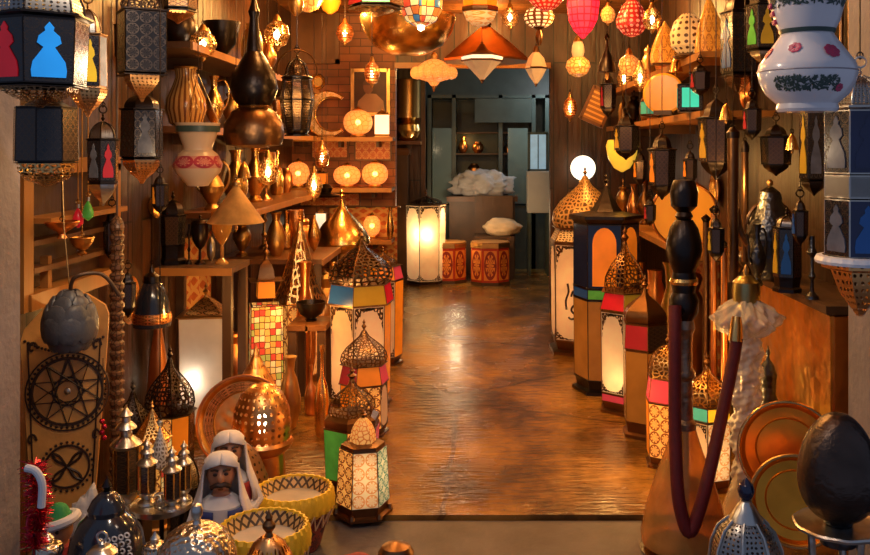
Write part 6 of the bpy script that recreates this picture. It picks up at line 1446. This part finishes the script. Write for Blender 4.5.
# vertical copper tubes / poles behind the water pipe
for i, (px, Y, y0, m_, lb) in enumerate(((714, 4.35, 205, 'copper', 'upright copper pole behind the ornate neck of the water pipe'), (706, 4.62, 214, 'bronze', 'upright bronze pole farther behind the water pipe'), (724, 4.1, 240, 'copper', 'short upright copper pole between the two water pipes'))):
    s = s_of(Y); yy = VY + EYE * FPX / Y
    turned('pole', lb, 'pole', px, Y, [('shaft', [(3.4, yy - 6), (3.2, y0 + 8)], m_, 12), ('base', [(9, yy), (9, yy - 3), (4, yy - 8)], 'dark_metal', 16), ('knob', [(3, y0 + 8), (5, y0 + 4), (.2, y0)], 'dark_metal', 12)], floor=True, base=yy)
# dark things between counter and trays
vessel('jar', 'jar', 'dark black woven jar on the floor between the wrapped water pipe and the brass tray', 'jar', 768, 345, 150 + 1350 / 3.75, 28, 3.75, 'gunmetal', floor=True, lid='gunmetal')
# ================================================================ the dense rest of the stock
def plate(label, px, py, R_px, Y, mat, facing, border='engraved_brass', cat='plate'):
    """decorated plate hung flat on a side wall (facing +-x) or on a back wall (facing 'y')"""
    s = s_of(Y); R = R_px * s
    loc = P(px, py, Y)
    if facing == 'L': loc.x = LW + .002; rot = (0, PI / 2, 0)
    elif facing == 'R': loc.x = RW - .002; rot = (0, -PI / 2, 0)
    else: loc.y = BW - .002; rot = (PI / 2, 0, 0)
    r = thing('hanging_plate', label, cat, loc, rot)
    MB().lathe([(0, .004), (R * .55, .004), (R * .62, .010), (R * .92, .030), (R, .034), (R * .98, .028), (R * .6, .0), (0, .0)], 40).build('dish', mat, r)
    MB().lathe([(R * .64, .0115), (R * .90, .0295)], 40, caps=False).build('chased_border', border, r)
    return r
plate('big tan and copper plate on the side wall beyond the carved staff', 138, 300, 24, 4.30, 'copper', 'L')
plate('small brass plate on the side wall over the wooden niche end', 112, 235, 13, 4.15, 'brass', 'L')
plate('copper plate on the side wall above the display stand lantern', 152, 206, 12, 4.66, 'hammered_copper', 'L')
plate('old brass plate on the side wall behind the black boxy lantern', 128, 60, 17, 4.35, 'old_brass', 'L')
plate('brass plate on the brick wall over the crescent lamp', 318, 82, 8, 8.25, 'brass', 'y')
plate('copper plate on the dark wall over the rods of the copper counter', 745, 90, 18, 4.95, 'copper', 'R', 'engraved_copper')
plate('brass plate on the dark wall beside the great orange disc', 705, 190, 17, 5.6, 'brass', 'R')
# pierced brass pendants over the long table and near the wall shelves
def pball(label, px, y0, y1, w, Y, mat='pierced_brass', tail=True):
    h = y1 - y0
    return turned('pendant_lamp', label, 'pendant lamp', px, Y, [('globe', [(w * .12, y1 - h * .12), (w * .36, y1 - h * .2), (w * .5, y1 - h * .45), (w * .4, y1 - h * .68), (w * .16, y1 - h * .82)], mat, 20),
        ('cap', [(w * .17, y1 - h * .82), (w * .12, y1 - h * .92), (w * .04, y0)], 'old_brass', 12), ('tail', [(.2, y1), (w * .1, y1 - h * .06), (w * .12, y1 - h * .13)], 'old_brass', 10),
        ('bulb', [(.1, y1 - h * .3), (w * .12, y1 - h * .4), (w * .12, y1 - h * .5), (.1, y1 - h * .6)], 'bulb', 10)], chain=True)
pball('pierced brass ball pendant over the striped vase', 203, 24, 62, 28, 4.6)
pball('pierced brass ball pendant between gourd lantern and dark urn', 277, 14, 52, 26, 5.4)
pball('pierced copper pendant high above the crescent lamp', 345, 18, 46, 18, 6.9, 'pierced_copper')
pball('small pierced copper pendant over the low end of the long table', 322, 140, 172, 15, 6.7, 'pierced_copper')
pball('pierced brass pendant low over the long table beside the gauze cone', 268, 150, 190, 22, 5.6)
pball('pierced brass pendant low over the brass onion', 314, 166, 202, 17, 5.85)
pball('pierced copper pendant over the tallest black-domed lantern', 372, 56, 88, 16, 5.9, 'pierced_copper')
pball('small pierced brass pendant close to the doorway header', 510, 2, 30, 18, 6.9)
pball('tiny amber pendant beside the pink red pendant', 608, 2, 26, 15, 5.6, 'globe_dim')
pball('pierced brass pendant between red teardrop and golden sail lamp', 652, 2, 34, 20, 5.0)
pball('pierced copper pendant over the ivory lantern dome', 570, 92, 122, 14, 7.5, 'pierced_copper')
pball('pierced brass pendant by the tilted gold board', 624, 62, 92, 14, 7.1)
pball('pierced brass pendant hanging beside the teal square lantern', 640, 60, 92, 16, 5.1)
# dark hanging stock at the two dark ends
for a in (('slim black hanging lantern between staff and niche', 112, 3.9, 205, 262, 18, 'glass_smoke'), ('small black hanging lantern high beside the yellow-figured one', 124, 3.92, 6, 70, 20, 'glass_black'),
          ('black hanging lantern low beside the dark jug', 128, 4.1, 268, 318, 16, 'pane_dim_red'), ('small black hanging lantern in the gap beside the striped vase', 160, 4.3, 172, 214, 18, 'pane_amber'),
          ('black hanging lantern with one blue pane over the copper counter', 800, 3.45, 196, 246, 17, 'pane_dim_blue'), ('black hanging lantern beside the upright brass tubes', 716, 3.82, 214, 262, 18, 'pane_dim_yellow'),
          ('small black hanging lantern over the counter candlestick', 752, 3.9, 96, 140, 20, 'pane_dim_red'), ('tiny black hanging lantern beside the large dark urn lantern', 690, 4.45, 148, 186, 15, 'pane_amber'),
          ('black hanging lantern below the middle shelf near its far end', 640, 6.3, 150, 186, 15, 'pane_amber'), ('small black hanging lantern low over the lower orange shelf', 650, 4.9, 196, 226, 13, 'pane_dim_red')):
    dark_lamp(*a)
# bells on cords
for px, Y, y1, lb in ((726, 4.0, 120, 'little brass bell hanging above the upright brass tubes'), (792, 3.6, 150, 'little brass bell hanging over the dark teapot'), (676, 5.0, 72, 'little brass bell hanging before the top orange shelf'), (244, 4.7, 178, 'little brass bell hanging over the tip of the gauze cone')):
    turned('hanging_bell', lb, 'bell', px, Y, [('bell', [(7, y1), (6, y1 - 4), (4.2, y1 - 11), (2, y1 - 15), (.2, y1 - 17)], 'brass', 16), ('clapper', [(.2, y1 + 4), (1.4, y1 + 2.5), (.7, y1 - 2)], 'old_brass', 8)], chain=True)
# more vessels on the counter, the shelves and the floor
vessel('ewer', 'ewer', 'dark silver ewer on the copper counter between urn and teapot', 'ewer', 757, 224, 150 + (EYE - CT) * 900 / 3.78, 18, 3.78, 'gunmetal', z=CT, handle=True, spout=True, rz=.5)
vessel('jar', 'jar', 'small brass jar at the far end of the copper counter', 'jar', 735, 250, 150 + (EYE - CT) * 900 / 4.19, 15, 4.19, 'old_brass', z=CT)
Y = 3.5
lan('lantern', 'tall black lantern at the near corner of the copper counter with smoky panes', 838, Y, (186, 196, 208, 276, 150 + (EYE - CT) * 900 / Y), (22, 28, 27), [(211, 276, 25, 25, ['glass_smoke', 'glass_black', 'glass_pale'] * 2)], metal='dark_metal', domemat='pierced_dots', z=CT, dome='dome', rz=-.35) if False else None
sh('urn', 676, 192, 17, 5.45, .945, 'old_brass', 'lidded brass urn on the lower orange shelf beside the great orange disc', lid='old_brass')
sh('jar', 652, 104, 13, 6.4, 1.70, 'copper', 'small copper jar on the middle orange shelf behind the teal glass lantern')
sh('bottle', 672, 30, 10, 5.7, 2.00, 'brass', 'slim brass bottle on the top orange shelf between sail lamp and copper vase')
# copper and brass pieces on the floor under the lower shelf and by the lantern row
for k, px, y0, Y, w, m, lb, nm in (('urn', 690, 268, 5.2, 40, 'copper', 'large copper urn on the floor under the lower orange shelf', 'urn'), ('vase', 672, 262, 5.75, 30, 'old_brass', 'tall brass floor vase under the lower orange shelf', 'vase'),
        ('jar', 655, 270, 6.3, 26, 'copper', 'round copper jar on the floor under the far part of the lower shelf', 'jar'), ('ewer', 642, 262, 6.9, 20, 'brass', 'brass ewer on the floor under the far part of the lower shelf', 'ewer'),
        ('candle', 735, 330, 4.62, 24, 'bronze', 'tall bronze candlestick on the floor behind the wrapped water pipe', 'candlestick')):
    vessel(k, nm, lb, nm, px, y0, VY + EYE * FPX / Y, w, Y, m, floor=True)
for k, px, y0, Y, w, m, lb, nm in (('urn', 232, 330, 5.15, 30, 'copper', 'lidded copper urn on the floor between the clear-paned and the mosaic tower lantern', 'urn'), ('vase', 305, 262, 5.62, 22, 'copper', 'copper vase on the floor just behind the small low table', 'vase'),
        ('jar', 350, 300, 6.6, 24, 'old_brass', 'brass jar on the floor behind the tallest black-domed lantern', 'jar'), ('candle', 334, 262, 5.75, 18, 'brass', 'tall brass candlestick on the floor between low table and tallest lantern', 'candlestick'),
        ('bottle', 322, 345, 4.72, 15, 'brass', 'brass bottle on the floor between the low table and the round-domed lantern', 'bottle'), ('vase', 158, 300, 4.42, 22, 'copper', 'copper floor vase under the wall end of the display stand', 'vase')):
    vessel(k, nm, lb, nm, px, y0, VY + EYE * FPX / Y, w, Y, m, floor=True)
# rolled rugs / hanging cloths that show between the lanterns
mk('kilim_warm', (.42, .10, .03), .85, 0, pat=('diamond', 5, 9, .18), col2=(.55, .30, .10), var=.5, vs=30)
def hung_cloth(label, x, y, w, z0, z1, mat, ry=0):
    r = thing('hanging_textile', label, 'textile', (x, y, z0), (0, 0, ry)); H = z1 - z0
    m = MB(); rows = []
    for j in range(13):
        t = j / 12
        rows.append([(w * (i / 24 - .5), .018 * math.sin(i * .9 + t) * (1 - .5 * t), H * t) for i in range(25)])
    vs = [[m.b.verts.new(Vector(p)) for p in q] for q in rows]
    for j in range(12):
        for i in range(24): m.face([vs[j][i], vs[j][i + 1], vs[j + 1][i + 1], vs[j + 1][i]], [(i / 24, j / 12), ((i + 1) / 24, j / 12), ((i + 1) / 24, (j + 1) / 12), (i / 24, (j + 1) / 12)])
    o = m.build('cloth', mat, r, sharp=80); md = o.modifiers.new('thick', 'SOLIDIFY'); md.thickness = .008
    MB().tube([(-w / 2 - .03, 0, H), (w / 2 + .03, 0, H)], .010, 8).build('pole', 'wood_dark', r)
    return r
hung_cloth('red and ochre woven rug hanging on the back wall behind the brass onion', -1.02, BW - .03, .62, .32, .98, 'kilim_warm')
hung_cloth('red and ochre woven rug hanging on the dark wall under the lower orange shelf', RW - .03, 5.9, .85, .12, .86, 'kilim_warm', PI / 2)
hung_cloth('narrow red woven rug hanging on the side wall under the display stand', LW + .03, 5.32, .55, .2, 1.0, 'kilim_warm', PI / 2)
WARM = (1, .50, .13)
LIGHTS = [  # assumed lamps above the view, plus fill points added to brighten dark spots
 ((-.95, 6.5, 2.5), 80, WARM, .06), ((.1, 7.9, 2.62), 16, WARM, .05), ((.95, 6.6, 2.5), 55, WARM, .06),
 ((-.6, 5.2, 2.6), 62, WARM, .06), ((.5, 5.2, 2.6), 40, WARM, .06), ((-.7, 4.1, 2.55), 22, WARM, .06), ((.7, 4.0, 2.55), 10, WARM, .06),
 ((-.50, 2.1, 2.30), 26, (1, .80, .60), .07), ((.45, 2.2, 2.4), 7, (1, .75, .55), .08), ((-.9, 4.6, 1.75), 8, WARM, .05), ((-1.0, 7.2, 1.35), 12, WARM, .04), ((.95, 5.6, 1.4), 9, WARM, .04),
 ((-1.0, 2.85, 1.75), 7, (1, .66, .34), .05), ((-.85, 3.3, 1.5), 4, (1, .7, .4), .05),
 ((-1.2, 4.25, .75), 4, WARM, .03), ((.95, 3.75, .55), 5, WARM, .03), ((-.95, 5.1, .6), 5, WARM, .03), ((1.12, 3.95, 1.35), 4, WARM, .03), ((.5, 3.5, 1.75), 17, WARM, .05), ((.62, 4.2, .35), 2.5, WARM, .03),  # fill points added to brighten the counter, trays and floor
 ((-.35, 4.5, .9), 4, WARM, .04), ((-.55, 9.2, 2.3), 7, WARM, .04),
 ((-.22, 10.0, .8), 12, (1, .72, .42), .06), ((.85, 9.6, 2.4), 8, (1, .82, .6), .05), ((1.15, 10.9, 2.3), 26, (.85, .95, 1), .05), ((-.1, 11.55, 1.62), 1.0, WARM, .03),  # added back-room fill, one point placed for the glare on the floor
]
# ================================================================ camera, light, world
cam = bpy.data.cameras.new('camera'); co = bpy.data.objects.new('camera', cam); COL.objects.link(co)
co.location = (0, 0, EYE); co.rotation_euler = (PI / 2, 0, 0)
cam.sensor_fit = 'HORIZONTAL'; cam.sensor_width = 36; cam.lens = FPX / 870 * 36
cam.shift_x = (435 - VX) / 870; cam.shift_y = -(277.5 - VY) / 870
cam.clip_start = .05
SC.camera = co
for loc, w, c, r in LIGHTS + GLOWS: point(loc, w, c, r)
W = bpy.data.worlds.new('world'); SC.world = W; W.use_nodes = True
bg = W.node_tree.nodes['Background']; bg.inputs[0].default_value = (.50, .62, .95, 1); bg.inputs[1].default_value = .25
SC.view_settings.view_transform = 'Standard'; SC.view_settings.look = 'None'; SC.view_settings.gamma = 1
SC.view_settings.use_curve_mapping = False; SC.view_settings.exposure = 0.0
SC.cycles.use_denoising = True
SC.cycles.max_bounces = 8; SC.cycles.transparent_max_bounces = 24
SC.cycles.sample_clamp_indirect = 6
dup_labels = {k: v for k, v in USED.items() if len(v) > 1}
if dup_labels: print('SAME LABELS', dup_labels)
